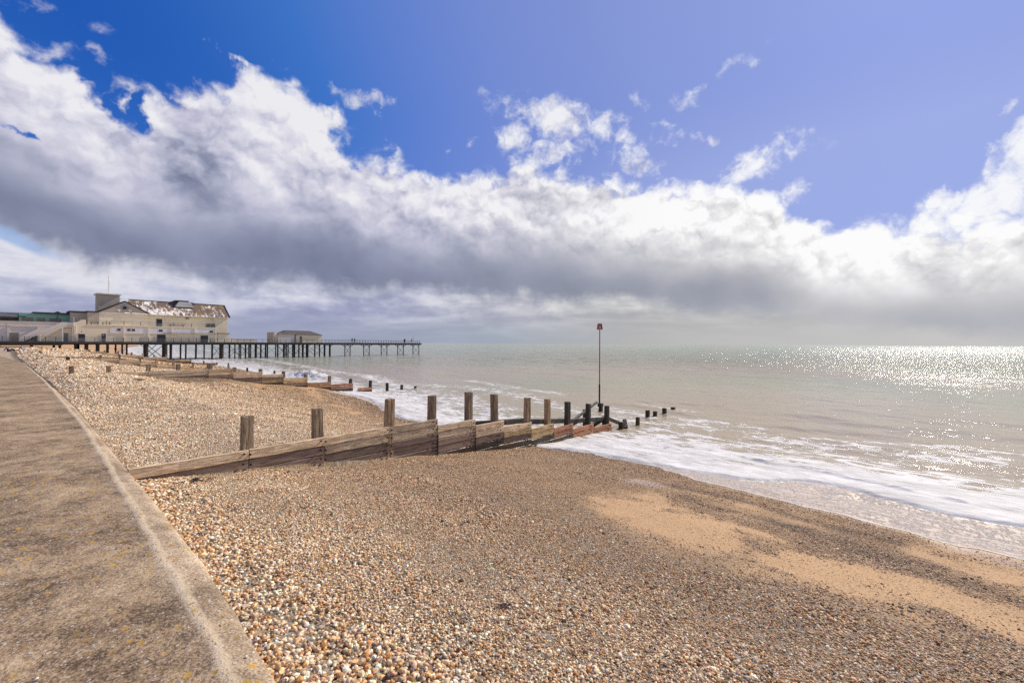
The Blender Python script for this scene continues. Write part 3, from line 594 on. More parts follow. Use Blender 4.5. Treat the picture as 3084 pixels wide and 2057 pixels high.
# sea, finer near the camera; a polar sheet that reaches the horizon
na, nr = 620, 820
azs = np.concatenate([np.linspace(-100, -62, 60, endpoint=False), np.linspace(-62, 62, na), np.linspace(62, 150, 60)[1:]]) * math.pi / 180
rs = np.concatenate([np.geomspace(7.0, 60, 560), np.geomspace(60.3, 400, 180)[1:], np.geomspace(410, 70000, 80)])
AA, RR = np.meshgrid(azs, rs, indexing='ij')
Xw, Yw = RR * np.sin(AA), RR * np.cos(AA)
Vw = Xw * G[0] + Yw * G[1]; Uw = Xw * CC[0] + Yw * CC[1]
def waves(v, u, r):
    z = np.zeros_like(v); k = np.clip(1.6 - r / 900, 0, 1) * np.clip((v - vedge(u)) / 9, 0, 1)
    for L_, A_, an, ph in [(11.0, .10, 8, 0), (6.1, .07, -12, 1.2), (3.7, .045, 22, .4), (2.3, .034, -25, 2.1), (1.45, .022, 10, .9), (1.0, .014, -38, 3.3), (.7, .009, 35, 1.8)]:
        c_, s_ = math.cos(R(an)), math.sin(R(an)); f_ = np.clip(1.3 - r / (L_ * 55), 0, 1)
        p = 2 * math.pi * (v * c_ + u * s_) / L_ + ph + .9 * np.sin(.31 * u + ph) + .7 * np.sin(.53 * v - .2 * u)
        z += A_ * (.48 + .52 * np.clip((r - 45) / 60, 0, 1)) * f_ * (1 - np.abs(np.sin(p / 2)) * 1.6 + .2)
    return z * k
Ze = zb(Vw, Uw); E0 = vedge(Uw); E1 = vwet(Uw)
t_in = Vw - E1
film_a = np.clip(t_in * 6, 0, 1) * np.clip((E0 - Vw) * 5 + .2, 0, 1)
swash = Ze + np.clip(t_in * .5, -.12, .006) + np.clip((Vw - E0) * .45, 0, .065) * 1.0
sea_z = waves(Vw, Uw, RR) - .02
run = np.clip(1 - (Vw - E0) / 6.5, 0, 1)
# water lies on the sloping beach in the run-up and levels off further out
Zs = np.maximum(swash, sea_z)
Zs = np.where(t_in < 0, Ze - .12 + np.clip(t_in * .2, -.3, 0), Zs)
near9 = (Uw < 9.3)
# undertow crest in the foam, and the wave breaking behind the second groyne
ud = path_dist(Uw, Vw, [(3.3, 17.1), (2.6, 16.75), (1.4, 16.75), (-.2, 16.2), (-1.1, 15.8), (-2.0, 15.6)])
Zs += .12 * (.6 + .6 * vnoise(Uw * 2.2, Vw * 2.2, 4, 3)) * np.exp(-(np.clip(ud + .12 * vnoise(Uw * 1.7, Vw * .3, 9, 3), 0, 9) / .10) ** 2) * near9
brk = np.exp(-(((Uw - 51) / 4.5) ** 2 + ((Vw - 24.0) / 1.3) ** 2)); Zs += .75 * brk * (1 + .35 * np.sin(Uw * 3.1 + 2 * np.sin(Vw * 4)) * np.sin(Vw * 5.3))
for cu, cv, hh_ in [(-5, 26, .10), (-1, 30, .10)]: Zs += hh_ * np.exp(-((Vw - cv - .12 * Uw) / 1.2) ** 2) * (Uw < 14)
O0 = vouter(Uw)
fo = np.clip((O0 - Vw) / np.maximum(O0 - E0, 1) * 1.85, 0, 1) ** .8 * (Vw > E0 - .05)
fo = np.where(near9, fo * .95, fo * .80)
fo = np.where((Uw > 9.3) & (Vw > E0 + 3.0), fo * .90, fo)
fo = fo * (1 - .22 * np.clip((Vw - E0 - 1.2) / 2.5, 0, 1))
fo = np.maximum(fo, .44 * np.exp(-((Vw - O0 - 1.0) / 1.8) ** 2))
fo = np.maximum(fo, brk * 1.3)
# torn streaks of foam further out, near side
for (a_, b_, w_, s_) in [((-6, 25.5), (1, 23.6), .7, .47), ((9.5, 24), (14, 26), 1.0, .46), ((8, 27.5), (12, 28.5), .8, .42), ((-3, 19.5), (8, 20.5), 1.3, .50), ((33, 24), (50, 31), 2, .5), ((20, 30), (34, 34), 1.5, .40), ((4, 24.3), (8.5, 24.8), .9, .42)]:
    fo = np.maximum(fo, s_ * np.exp(-(path_dist(Uw, Vw, [a_, b_]) / w_) ** 2))
lip = np.exp(-((Vw - E0 - .07) / .09) ** 2) * (Uw < 60) + .55 * np.exp(-((Vw - E1 - .06) / .06) ** 2) * (E0 - E1 > .6)
lip = lip * np.clip(1.6 - RR / 60, 0, 1)
P = np.stack([Xw, Yw, Zs], -1)
sm_ = grid_mesh('sea', P, True, dict(foam=fo, film=film_a * (RR < 80), dist=RR, lip=lip))
sea = mesh_obj('sea', sm_, MAT['sea_water'], kind='structure')
# ------------------------------------------------------------------ promenade of cast concrete slabs with a rounded nose
prom = bpy.data.objects.new('promenade', None); col.objects.link(prom); prom['kind'] = 'structure'
prom.rotation_euler = (0, 0, ROT)
joints = [-16, -9.2, -2.8, 3.6, 10.0, 16.4, 22.8, 29.2, 35.6, 42.0, 48.4, 54.8, 61.2, 67.6, 74, 80.4, 86.8, 93.2, 99.6]
def nz_(u, k): return .009 * math.sin(8.3 * u + 3 * k) * math.sin(2.1 * u + k) + .007 * math.sin(1.9 * u + k) + .005 * math.sin(5.3 * u + 2 * k) + .003 * math.sin(13.1 * u + k)
for a, b_ in zip(joints[:-1], joints[1:]):
    step = .12 if b_ < 24 else .8
    us = np.linspace(a + .0016, b_ - .0016, max(3, int((b_ - a) / step)))
    rows = []
    NO = []; SE = []
    for u in us:
        wi, wo = float(win_(u)), float(wout(u)); j = nz_(u, 0); w_ = wo - wi
        bank = -14 if u > 3 else -11
        prof = [(bank, -.6), (bank, 2.105), (-5, 2.105), (wi - 2.4, 2.104), (wi - 1.1, 2.10), (wi - .5, 2.10), (wi - .16, 2.098), (wi - .055 + nz_(u, 1), 2.097), (wi - .02 + nz_(u, 1), 2.106), (wi + .015 + nz_(u, 1), 2.108), (wi + .05 + nz_(u, 1), 2.098),
                (wi + .35 * w_, 2.090 + nz_(u, 3) * .5), (wi + .62 * w_, 2.072 + nz_(u, 4) * .5), (wi + .82 * w_, 2.040), (wi + .94 * w_ + j * .5, 1.99), (wo + j, 1.93), (wo + j + .015, 1.84), (wo + .05, 1.4), (wo + .08, -.6)]
        rows.append([(p[0], u, p[1]) for p in prof])
        NO.append([0, 0, 0, 0, 0, 0, 0, .25, .6, .6, .55, .55, .75, .95, 1, 1, 1, 1, 1]); SE.append([0] * 7 + [.0, 1., 1., .1] + [0] * 8)
    me = grid_mesh('slab', np.array(rows), True, dict(nose=np.array(NO, float), seam=np.array(SE, float)))
    mesh_obj('slab', me, MAT['concrete'], prom)
    # thin bituminous joint
part('joint_filler', MAT['opening_dark'], prom, (0, 0, 0), (-13, -15.9, .2), (.7, 99, 2.085)) if False else None

# ------------------------------------------------------------------ loose shingle
def scatter():
    pts, size, tint = [], [], []
    r0 = 1.9
    while r0 < 98:
        r1 = r0 * 1.10; rm = (r0 + r1) / 2
        base = max(.0172, rm * .0017)
        span = R(112); area = span * (r1 ** 2 - r0 ** 2) / 2
        n = int(area * 1.25 / base ** 2)
        n = min(n, 70000)
        rr = np.sqrt(rng.uniform(r0 ** 2, r1 ** 2, n)); aa = rng.uniform(R(-57), R(55), n)
        x, y = rr * np.sin(aa), rr * np.cos(aa)
        v = x * G[0] + y * G[1]; u = x * CC[0] + y * CC[1]
        keep = (v > wout(u) - .015) & (v < vwet(u) - .02 + rng.normal(0, .12, n)) & (u < 108)
        # nothing where the groynes stand
        for gu_ in (9.43, 32.05, 60.0, 88.0): keep &= np.abs(u - gu_) > .12
        x, y, v, u, rr = x[keep], y[keep], v[keep], u[keep], rr[keep]
        z_ = zones(v, u); n = len(v)
        coarse = np.clip(1 - (v - 1.85 - .35 * vnoise(u * .9, v * .9, 21)) / .5, 0, 1) * (u < 9.4); coarse = np.maximum(coarse, .30 * np.clip(vnoise(u * 1.1 + 3, v * 1.1, 31) * 2, 0, 1) * (v < 6))
        patch = .5 + .5 * np.sin(1.3 * u + 2 * np.sin(.9 * v)) * np.sin(1.7 * v + .6 * u)
        smk = np.clip(z_['sand'] * 1.25 - .28 + .12 * vnoise(u * 6, v * 6, 40, 2), 0, 1)
        dens = (1 - .76 * smk) * (1 - .62 * z_['pink']) * (1 - .3 * z_['wet'])
        dens = np.maximum(dens, .75 * z_['dark'])
        dens *= 1 - .66 * coarse; dens *= 1 - .5 * np.clip(vnoise(u * 2.1, v * 3.1, 12) * 1.6, 0, 1) * (smk > .15)
        k2 = rng.uniform(0, 1, n) < dens
        x, y, v, u, rr, coarse, patch = (q[k2] for q in (x, y, v, u, rr, coarse, patch)); z_ = {k: q[k2] for k, q in z_.items()}; smk = smk[k2]
        n = len(v)
        s = base * (.62 + .30 * patch) * rng.lognormal(0, .32, n) * (1 + 1.15 * coarse) * (1 + .25 * z_['dark'])
        s = np.where(z_['fine'] > .3, s * (1 - .18 * z_['fine']), s)
        s = s * (1 - .42 * smk * (1 - z_['dark'])); lone = (rng.uniform(0, 1, n) < .08) & (smk > .3); s = np.where(lone, s * 1.9, s)
        big = rng.uniform(0, 1, n) < .0025; s = np.where(big & (rr < 9), s * rng.uniform(1.7, 2.8, n), s)
        s = np.minimum(s, np.maximum(.048, rr * .006))
        zc = zb(v, u) + s * rng.uniform(-.18, .40, n) * (1 - .8 * smk)
        pts.append(np.stack([x, y, zc], 1)); size.append(s)
        # colours of flint shingle
        P_ = np.array([(.82, .78, .72), (.64, .56, .46), (.60, .44, .27), (.46, .26, .11), (.34, .20, .10), (.36, .31, .27), (.21, .175, .15), (.085, .068, .058), (.56, .37, .26)])
        wl_ = np.array([.18, .22, .20, .12, .07, .10, .05, .02, .05]); wm_ = np.array([.09, .13, .19, .14, .17, .10, .09, .07, .05]); wd_ = np.array([.03, .04, .07, .06, .16, .12, .24, .27, .04])
        mid = np.clip((v - 2.6) / 2.6, 0, 1) * (u < 9.4) + np.clip((v - 7) / 4, 0, 1) * (u >= 9.4) * .8; dk = np.clip(z_['dark'] * 1.1 + lone * .8 + .35 * z_['wet'], 0, 1)
        W = (1 - mid)[:, None] * wl_ + mid[:, None] * wm_; W = (1 - dk)[:, None] * W + dk[:, None] * wd_
        W /= W.sum(1, keepdims=True); cw = W.cumsum(1); ci = (rng.uniform(0, 1, n)[:, None] > cw).sum(1).clip(0, 8)
        c = P_[ci] * rng.uniform(.78, 1.18, (n, 1)) * (1 + rng.normal(0, .04, (n, 3)))
        c *= (1 - .22 * z_['wet'] - .06 * mid)[:, None] * 1.10 * np.array([1.12, .98, .75])
        pale = (np.clip((7.5 - v) / 3, 0, 1) * (u > 9.4))[:, None]; c = c * (1 + .14 * pale) * (1 - .18 * pale) + c.mean(1, keepdims=True) * np.array([1.05, .98, .84]) * .18 * pale
        br = z_['fine'][:, None] * .60; c = c * (1 - br) + c.mean(1, keepdims=True) * np.array([1.42, .96, .55]) * br
        c = np.where(((smk > .25) & ~lone & (rng.uniform(0, 1, n) < .72))[:, None], np.array([.50, .325, .175]) * rng.uniform(.7, 1.15, (n, 1)), c)
        tint.append(np.clip(c, .01, .95))
        r0 = r1
    n = 260; u = rng.uniform(-2, 24, n); v = wout(u) - np.abs(rng.normal(0, .9, n)) - .06; s = rng.uniform(.008, .022, n)
    a_ = wxy(v, u); pts.append(np.stack([a_[0], a_[1], 2.10 + s * .1 - np.clip(v - win_(u), 0, 1) * .12], 1)); size.append(s)
    tint.append(np.array([(.7, .66, .6), (.5, .36, .2), (.2, .17, .14)])[rng.integers(0, 3, n)] * rng.uniform(.7, 1.1, (n, 1)))
    return np.concatenate(pts), np.concatenate(size), np.concatenate(tint)
PT, SZ, TI = scatter()
N_ = len(PT)
print('PEBBLES', N_)
me = bpy.data.meshes.new('shingle'); me.vertices.add(N_); me.vertices.foreach_set('co', PT.astype(np.float32).ravel())
sc3 = np.stack([SZ * rng.uniform(.42, .62, N_), SZ * rng.uniform(.34, .52, N_), SZ * rng.uniform(.27, .48, N_)], 1)
a_ = me.attributes.new('siz', 'FLOAT_VECTOR', 'POINT'); a_.data.foreach_set('vector', sc3.astype(np.float32).ravel())
ro = np.stack([rng.normal(0, .35, N_), rng.normal(0, .35, N_), rng.uniform(0, 6.28, N_)], 1)
a_ = me.attributes.new('rot', 'FLOAT_VECTOR', 'POINT'); a_.data.foreach_set('vector', ro.astype(np.float32).ravel())
a_ = me.attributes.new('tint', 'FLOAT_COLOR', 'POINT'); a_.data.foreach_set('color', np.concatenate([TI, np.ones((N_, 1))], 1).astype(np.float32).ravel())
a_ = me.attributes.new('pick', 'INT', 'POINT'); a_.data.foreach_set('value', rng.integers(0, 5, N_).astype(np.int32))
shingle = mesh_obj('shingle', me, MAT['pebble'], kind='stuff')
ng = bpy.data.node_groups.new('shingle_scatter', 'GeometryNodeTree')
ng.interface.new_socket('Geometry', in_out='INPUT', socket_type='NodeSocketGeometry'); ng.interface.new_socket('Geometry', in_out='OUTPUT', socket_type='NodeSocketGeometry')
gi = ng.nodes.new('NodeGroupInput'); go = ng.nodes.new('NodeGroupOutput'); jn = ng.nodes.new('GeometryNodeJoinGeometry')
def named(name, typ):
    n = ng.nodes.new('GeometryNodeInputNamedAttribute'); n.data_type = typ; n.inputs['Name'].default_value = name; return n.outputs['Attribute']
sA, rA, pA = named('siz', 'FLOAT_VECTOR'), named('rot', 'FLOAT_VECTOR'), named('pick', 'INT')
for k in range(5):
    ico = ng.nodes.new('GeometryNodeMeshIcoSphere'); ico.inputs['Radius'].default_value = 1.0; ico.inputs['Subdivisions'].default_value = 3
    setp = ng.nodes.new('GeometryNodeSetPosition'); pos = ng.nodes.new('GeometryNodeInputPosition')
    no = ng.nodes.new('ShaderNodeTexNoise'); no.inputs['Scale'].default_value = .75; no.inputs['Detail'].default_value = 1.0
    off = ng.nodes.new('ShaderNodeVectorMath'); off.operation = 'ADD'; off.inputs[1].default_value = (k * 7.3, k * 3.1, k)
    sub = ng.nodes.new('ShaderNodeVectorMath'); sub.operation = 'SUBTRACT'; sub.inputs[1].default_value = (.5, .5, .5)
    scl = ng.nodes.new('ShaderNodeVectorMath'); scl.operation = 'SCALE'; scl.inputs['Scale'].default_value = 1.5
    ng.links.new(pos.outputs[0], off.inputs[0]); ng.links.new(off.outputs[0], no.inputs['Vector']); ng.links.new(no.outputs['Color'], sub.inputs[0]); ng.links.new(sub.outputs[0], scl.inputs[0])
    ng.links.new(ico.outputs['Mesh'], setp.inputs['Geometry']); ng.links.new(scl.outputs[0], setp.inputs['Offset'])
    ssm = ng.nodes.new('GeometryNodeSetShadeSmooth'); ng.links.new(setp.outputs[0], ssm.inputs[0])
    sm2 = ng.nodes.new('GeometryNodeSetMaterial'); sm2.inputs['Material'].default_value = MAT['pebble']; ng.links.new(ssm.outputs[0], sm2.inputs[0])
    cmpn = ng.nodes.new('FunctionNodeCompare'); cmpn.data_type = 'INT'; cmpn.operation = 'EQUAL'
    ia = [i for i in cmpn.inputs if i.type == 'INT']; ng.links.new(pA, ia[0]); ia[1].default_value = k
    iop = ng.nodes.new('GeometryNodeInstanceOnPoints')
    ng.links.new(gi.outputs[0], iop.inputs['Points']); ng.links.new(cmpn.outputs[0], iop.inputs['Selection']); ng.links.new(sm2.outputs[0], iop.inputs['Instance'])
    ng.links.new(rA, iop.inputs['Rotation']); ng.links.new(sA, iop.inputs['Scale']); ng.links.new(iop.outputs[0], jn.inputs[0])
ng.links.new(jn.outputs[0], go.inputs[0])
mod = shingle.modifiers.new('scatter', 'NODES'); mod.node_group = ng

# ------------------------------------------------------------------ timber pieces
def plank_mesh(L, h, th, seed, rough=.006):
    """a board along x from 0 to L, top at z 0, face at y 0 and back at y th"""
    r = random.Random(seed); n = max(3, int(L / .22)); V = []; F = []
    for i in range(n + 1):
        x = L * i / n; e = r.uniform(-rough, rough); e2 = r.uniform(-rough, rough) * .7; e3 = r.uniform(-rough, rough)
        c = .012
        V += [(x, e3, -h + c + e2), (x, e3, -c + e), (x, c + e3, e), (x, th - c, e), (x, th, -c + e), (x, th, -h + c + e2), (x, th - c, -h + e2), (x, c + e3, -h + e2)]
    for i in range(n):
        for j in range(8): a = i * 8 + j; b = i * 8 + (j + 1) % 8; F.append((a, b, b + 8, a + 8))
    F += [tuple(range(7, -1, -1)), tuple(n * 8 + j for j in range(8))]
    me = bpy.data.meshes.new('plank'); me.from_pydata(V, [], F)
    bm = bmesh.new(); bm.from_mesh(me); bmesh.ops.recalc_face_normals(bm, faces=bm.faces); bm.to_mesh(me); bm.free(); return me
def post_mesh(w, d, hgt, seed, splits=True):
    """a square pile standing on z 0 with worn edges and a split, uneven top"""
    r = random.Random(seed); n = 6; V = []; F = []
    lx, ly = r.uniform(-.02, .02), r.uniform(-.02, .02)
    ring = [(-.5, -.4), (-.42, -.5), (-.05, -.5), (0, -.46 if splits else -.5), (.04, -.5), (.42, -.5), (.5, -.4), (.5, -.03), (.47 if splits else .5, .02), (.5, .07), (.5, .42), (.42, .5), (-.42, .5), (-.5, .42), (-.5, .05), (-.47 if splits else -.5, 0), (-.5, -.05)]
    m_ = len(ring)
    for i in range(n + 1):
        t_ = i / n
        for (a, b) in ring:
            jx, jy = r.uniform(-.006, .006), r.uniform(-.006, .006)
            zt = hgt * t_ - (r.uniform(0, .022) if i == n else 0)
            k = 1 - (.03 if i == n else 0)
            V.append((a * w * k + jx + lx * t_ * hgt, b * d * k + jy + ly * t_ * hgt, zt))
    for i in range(n):
        for j in range(m_): a = i * m_ + j; b = i * m_ + (j + 1) % m_; F.append((a, b, b + m_, a + m_))
    F += [tuple(range(m_ - 1, -1, -1))]
    c = len(V); V.append((lx * hgt, ly * hgt, hgt - .004)); F += [(n * m_ + j, n * m_ + (j + 1) % m_, c) for j in range(m_)]
    me = bpy.data.meshes.new('post'); me.from_pydata(V, [], F); 
    bm = bmesh.new(); bm.from_mesh(me); bmesh.ops.recalc_face_normals(bm, faces=bm.faces); bm.to_mesh(me); bm.free(); return me
mb = MB(); mb.tube((0, 0, 0), (0, -.020, 0), .022, .019, 6); mb.tube((0, -.02, 0), (0, -.026, 0), .012, .010, 6); BOLT = mb.mesh('bolt')
def put(name, me, mat, parent, loc, rot=(0, 0, 0), sc_=None, **p):
    o = mesh_obj(name, me, mat, parent, **p); o.location = loc; o.rotation_euler = rot
    if sc_: o.scale = sc_
    return o

# the near groyne
U1 = 9.34
g1 = root('groyne', 'nearest timber groyne with tall square posts running from the concrete promenade into the surf', 'groyne', 1.45, U1, 0, 'timber groynes across the beach')
def at1(v, z, du=0.0): return (v - 1.45, du, z)
PV = [3.17, 4.70, 6.43, 7.93, 9.42, 10.68, 12.33, 13.71, 15.14, 16.86, 18.64]
PTOP = [2.73, 2.72, 2.76, 2.70, 2.68, 2.50, 2.24, 2.05, 1.81, 1.54, 1.26]
for k, (v, zt) in enumerate(zip(PV, PTOP)):
    z0 = -1.2
    dark_ = k >= 8
    o = put('post', post_mesh(.20 if k < 9 else .18, .20, zt - z0, 20 + k), MAT['post_wood' if k < 8 else 'post_dark'], g1, at1(v, z0, .05 + .10), (0, 0, random.uniform(-.06, .06)))
    if k == 9 or k == 10: o['label'] = 'dark weed stained post at the seaward end'
# bays: start, end, height of the top board, rows and their timber
BAYS = [(1.42, 3.20, 2.10, 2.085), (3.215, 8.03, 2.085, 2.045), (8.05, 9.56, 1.855, 1.835), (9.58, 10.93, 1.64, 1.62), (10.95, 12.48, 1.40, 1.34), (12.50, 13.94, 1.09, 1.09), (13.96, 15.39, .89, .89), (15.41, 17.14, .64, .64), (17.16, 18.90, .43, .40)]
ROWMAT = [['plank_weathered', 'plank_smooth'], ['plank_weathered', 'plank_weathered', 'plank_smooth', 'plank_smooth', 'plank_smooth', 'plank_wet'], ['plank_weathered', 'plank_weathered', 'plank_smooth', 'plank_smooth', 'plank_wet', 'plank_wet'],
          ['plank_weathered', 'plank_weathered', 'plank_smooth', 'plank_wet', 'plank_wet'], ['plank_weathered', 'plank_yellow', 'plank_smooth', 'plank_wet', 'plank_wet'], ['plank_yellow', 'plank_yellow', 'plank_wet', 'plank_wet'], ['plank_red', 'plank_red', 'plank_wet', 'plank_wet'],
          ['plank_red', 'plank_red', 'plank_wet'], ['plank_red', 'plank_red']]
seed = 100
def lay(parent, f, v0, v1, za, zb_, rows, mats, dy=0.0, h=.20, th=.07, sag=0):
    global seed
    for i in range(rows):
        mt = mats[min(i, len(mats) - 1)]
        a0 = za - i * h; a1 = zb_ - i * h
        L = math.hypot(v1 - v0, a1 - a0); seed += 1
        put('plank', plank_mesh(L, h - .013, th, seed, .007 if mt in ('plank_weathered', 'plank_red', 'plank_yellow') else .004), MAT[mt], parent,
            f(v0, a0 - .003, dy + random.uniform(-.012, .012) + (.0 if mt != 'plank_smooth' else .010)), (0, -math.atan2(a1 - a0, v1 - v0), 0))
for b, (v0, v1, za, zb2) in enumerate(BAYS):
    if b == 1:      # long top boards across three bays, shorter ones stepping in below
        lay(g1, at1, 3.215, 6.40, za, 2.065, 1, ['plank_weathered']); lay(g1, at1, 6.41, 8.03, 2.062, zb2, 1, ['plank_weathered'])
        lay(g1, at1, 3.215, 4.74, 1.882, 1.872, 1, ['plank_smooth']); lay(g1, at1, 4.76, 8.03, 1.868, 1.845, 1, ['plank_weathered'])
        lay(g1, at1, 3.215, 4.74, 1.684, 1.674, 2, ['plank_smooth']); lay(g1, at1, 4.75, 6.42, 1.668, 1.656, 1, ['plank_smooth']); lay(g1, at1, 6.43, 8.03, 1.654, 1.645, 1, ['plank_smooth'])
        lay(g1, at1, 4.75, 8.03, 1.470, 1.445, 1, ['plank_smooth']); lay(g1, at1, 4.75, 8.03, 1.270, 1.245, 1, ['plank_smooth']); lay(g1, at1, 4.75, 8.03, 1.07, 1.045, 2, ['plank_wet'])
    elif b == 0: lay(g1, at1, v0, v1, za, zb2, 3, ['plank_weathered', 'plank_smooth'])
    else:
        rows = max(2, int((za - (zb(v1, 9.33) - .25)) / .2) + 1)
        if b >= 7: rows = 3 if b == 7 else 2
        lay(g1, at1, v0, v1, za, zb2, rows, ROWMAT[b])
# bolts in pairs where the boards cross the posts
for k, v in enumerate(PV):
    b = [i for i, q in enumerate(BAYS) if q[0] - .02 <= v + .01 <= q[1] + .15]
    zt = np.interp(v, [q[0] for q in BAYS] + [18.9], [q[2] for q in BAYS] + [.4]) if k else 2.07
    zt = [2.075, 2.065, 2.055, 2.04, 1.83, 1.61, 1.33, 1.08, .88, .63, .40][k]
    low = float(zb(v, 9.33)) + .05
    z = zt - .06; n = 0
    while z > low and n < 9:
        for s_ in (-1, 1):
            put('bolt', BOLT, MAT['rust_iron'], g1, at1(v + s_ * (.055 + .01 * (n % 2)), z - .03 * (s_ > 0), -.002), (0, random.uniform(0, 1), 0))
        z -= .20; n += 1
# iron straps at the long joints
for v, zt in [(8.04, 1.95), (9.57, 1.62)]:
    MB((1.45, U1, 0)).box((v - .018, U1 - .010, float(zb(v, 9.33)) - .2), (v + .018, U1 + .004, zt - .35)).build('strap', MAT['iron_black'], g1)
# waling rail behind the posts, with props and the broken frame at the sea end
def beam(name, a, b, w, h, mat, parent, org, bevel=.008, **p): return MB(org).beam(a, b, w, h).build(name, mat, parent, bevel, **p)
o1 = (1.45, U1, 0)
for a, b_ in [((8.9, 9.72, 1.66), (12.42, 9.72, 1.36)), ((12.46, 9.72, 1.30), (15.6, 9.72, .93)), ((15.64, 9.72, .90), (18.95, 9.70, .56))]:
    beam('waling', a, b_, .13, .19, MAT['beam_dark'], g1, o1)
beam('brace', (14.9, 9.95, .40), (20.3, 10.9, 1.12), .10, .11, MAT['beam_dark'], g1, o1)
beam('brace', (13.9, 9.9, .30), (16.6, 9.8, .80), .12, .16, MAT['beam_dark'], g1, o1)
beam('brace', (17.4, 10.0, .18), (19.0, 9.75, .62), .14, .2, MAT['beam_dark'], g1, o1)
beam('brace', (19.0, 9.6, .58), (20.6, 9.5, .05), .12, .16, MAT['beam_dark'], g1, o1)
beam('brace', (15.2, 9.65, .55), (17.2, 9.60, .16), .10, .20, MAT['beam_dark'], g1, o1)
for v, u, zt, w_ in [(18.95, 10.8, .92, .20), (17.15, 10.8, .74, .18), (15.3, 10.6, .72, .20), (18.75, 9.66, .62, .16), (18.95, 9.62, .78, .12)]:
    put('short_post', post_mesh(w_, w_, zt + 1.0, int(v * 10)), MAT['post_dark'], g1, (v - 1.45, u - U1, -1.0))
# stumps beyond the end, each driven into the seabed on its own
st_lab = ['squat square timber stump just off the end of the nearest groyne', 'first black stump standing alone in the foam beyond the groyne end', 'second black stump of the line running out to sea', 'third black stump out, low in the brown water', 'fourth black stump out, wider and split on top', 'outermost black stump, barely above the water']
for (v, u, zt, w_), lb in zip([(19.55, 9.15, .40, .22), (21.1, 9.0, .45, .17), (24.0, 9.62, .40, .20), (24.6, 9.42, .30, .20), (26.0, 9.38, .33, .22), (27.5, 9.36, .22, .24)], st_lab):
    s_ = root('timber_stump', lb, 'stump', v, u, -1.2, 'stumps of the worn away groyne end')
    put('stump', post_mesh(w_, w_, zt + 1.2, int(v * 7)), MAT['post_dark'], s_, (0, 0, 0))
    if v < 20:
        MB((v, u, -1.2)).beam((v + .25, u - .12, .05), (v + .55, u + .1, .38), .18, .2).build('loose_offcut', MAT['post_dark'], s_)

# red starboard topmark beacon at the groyne end
bv, bu = 24.0, 12.7
bc = root('beacon', 'thin red marker pole with slatted cone basket, in the water off the groyne end', 'beacon', bv, bu, -1.2)
ob = (bv, bu, -1.2)
def tb(name, segs, mat, par, org, n=8):
    m_ = MB(org)
    for a, b, r0, r1 in segs: m_.tube(a, b, r0, r1, n)
    return m_.build(name, mat, par)
tb('pole', [((bv, bu, 1.6), (bv, bu, 5.16), .036, .03)], MAT['beacon_red'], bc, ob)
tb('sleeve', [((bv, bu, -1.2), (bv, bu, 1.68), .055, .052)], MAT['iron_black'], bc, ob)
tb('ring', [((bv, bu, 5.09), (bv, bu, 5.115), .17, .17)], MAT['beacon_red'], bc, ob, 16); tb('ring', [((bv, bu, 5.44), (bv, bu, 5.465), .125, .125)], MAT['beacon_red'], bc, ob, 16)
for i in range(10):
    a = 2 * math.pi * i / 10; ca, sa = math.cos(a), math.sin(a)
    MB(ob).beam((bv + .165 * ca, bu + .165 * sa, 5.11), (bv + .12 * ca, bu + .12 * sa, 5.45), .035, .012).build('slat', MAT['beacon_red'], bc)
MB(ob).box((bv - .03, bu - .16, .28), (bv + .24, bu + .12, .50)).tube((bv - .12, bu - .06, .42), (bv + .34, bu - .06, .42), .035, .035, 8).build('clamp', MAT['post_dark'], bc, .01)
put('support_pile', post_mesh(.20, .22, 1.48, 91), MAT['post_dark'], bc, (.16, 0, 0))

# the other groynes
def groyne(name, label, u, v_start, posts, bays, bolt_to=14, w=.20):
    g_ = root(name, label, 'groyne', v_start, u, 0, 'timber groynes across the beach')
    f = lambda v, z, du=0.0: (v - v_start, du, z)
    for k, (v, zt) in enumerate(posts):
        put('post', post_mesh(w, w, zt + 1.2, int(u * 10 + k)), MAT['post_wood' if zt > 1.3 else 'post_dark'], g_, f(v, -1.2, .07 + w / 2), (0, 0, random.uniform(-.12, .12)))
    for (v0, v1, za, zc, rows, mt) in bays:
        lay(g_, f, v0, v1, za, zc, rows, mt)
        if v0 < bolt_to:
            for i in range(min(rows, 3)):
                for s_ in (-1, 1): put('bolt', BOLT, MAT['rust_iron'], g_, f(v1 - .08 + .05 * s_, za - .1 - .2 * i, -.002))
    return g_
pl = ['plank_weathered', 'plank_weathered', 'plank_smooth', 'plank_smooth', 'plank_wet']
groyne('groyne', 'second timber groyne, long and buried at its top end in light shingle', 32.0, 2.5,
       [(2.6, 2.90), (4.05, 2.86), (5.68, 2.89), (7.1, 2.85), (8.69, 2.85), (10.1, 2.54), (11.75, 2.36), (13.2, 2.13), (14.8, 1.83), (16.6, 1.61), (18.4, 1.27), (20.2, 1.02), (21.9, .71), (23.4, .43), (24.9, .2)],
       [(2.7, 5.68, 2.50, 2.47, 2, pl), (5.70, 8.62, 2.48, 2.49, 5, pl), (8.64, 10.0, 2.46, 2.46, 5, pl), (10.02, 11.72, 2.20, 2.17, 5, pl), (11.74, 13.15, 1.97, 1.93, 5, ['plank_weathered', 'plank_smooth', 'plank_yellow', 'plank_wet', 'plank_wet']),
        (13.17, 14.87, 1.64, 1.60, 5, ['plank_weathered', 'plank_yellow', 'plank_smooth', 'plank_wet', 'plank_wet']), (14.89, 16.70, 1.20, 1.12, 4, ['plank_yellow', 'plank_red', 'plank_wet']), (16.72, 18.57, .94, .90, 4, ['plank_red', 'plank_red', 'plank_wet']), (19.0, 20.3, .50, .44, 2, ['plank_red', 'plank_wet'])])
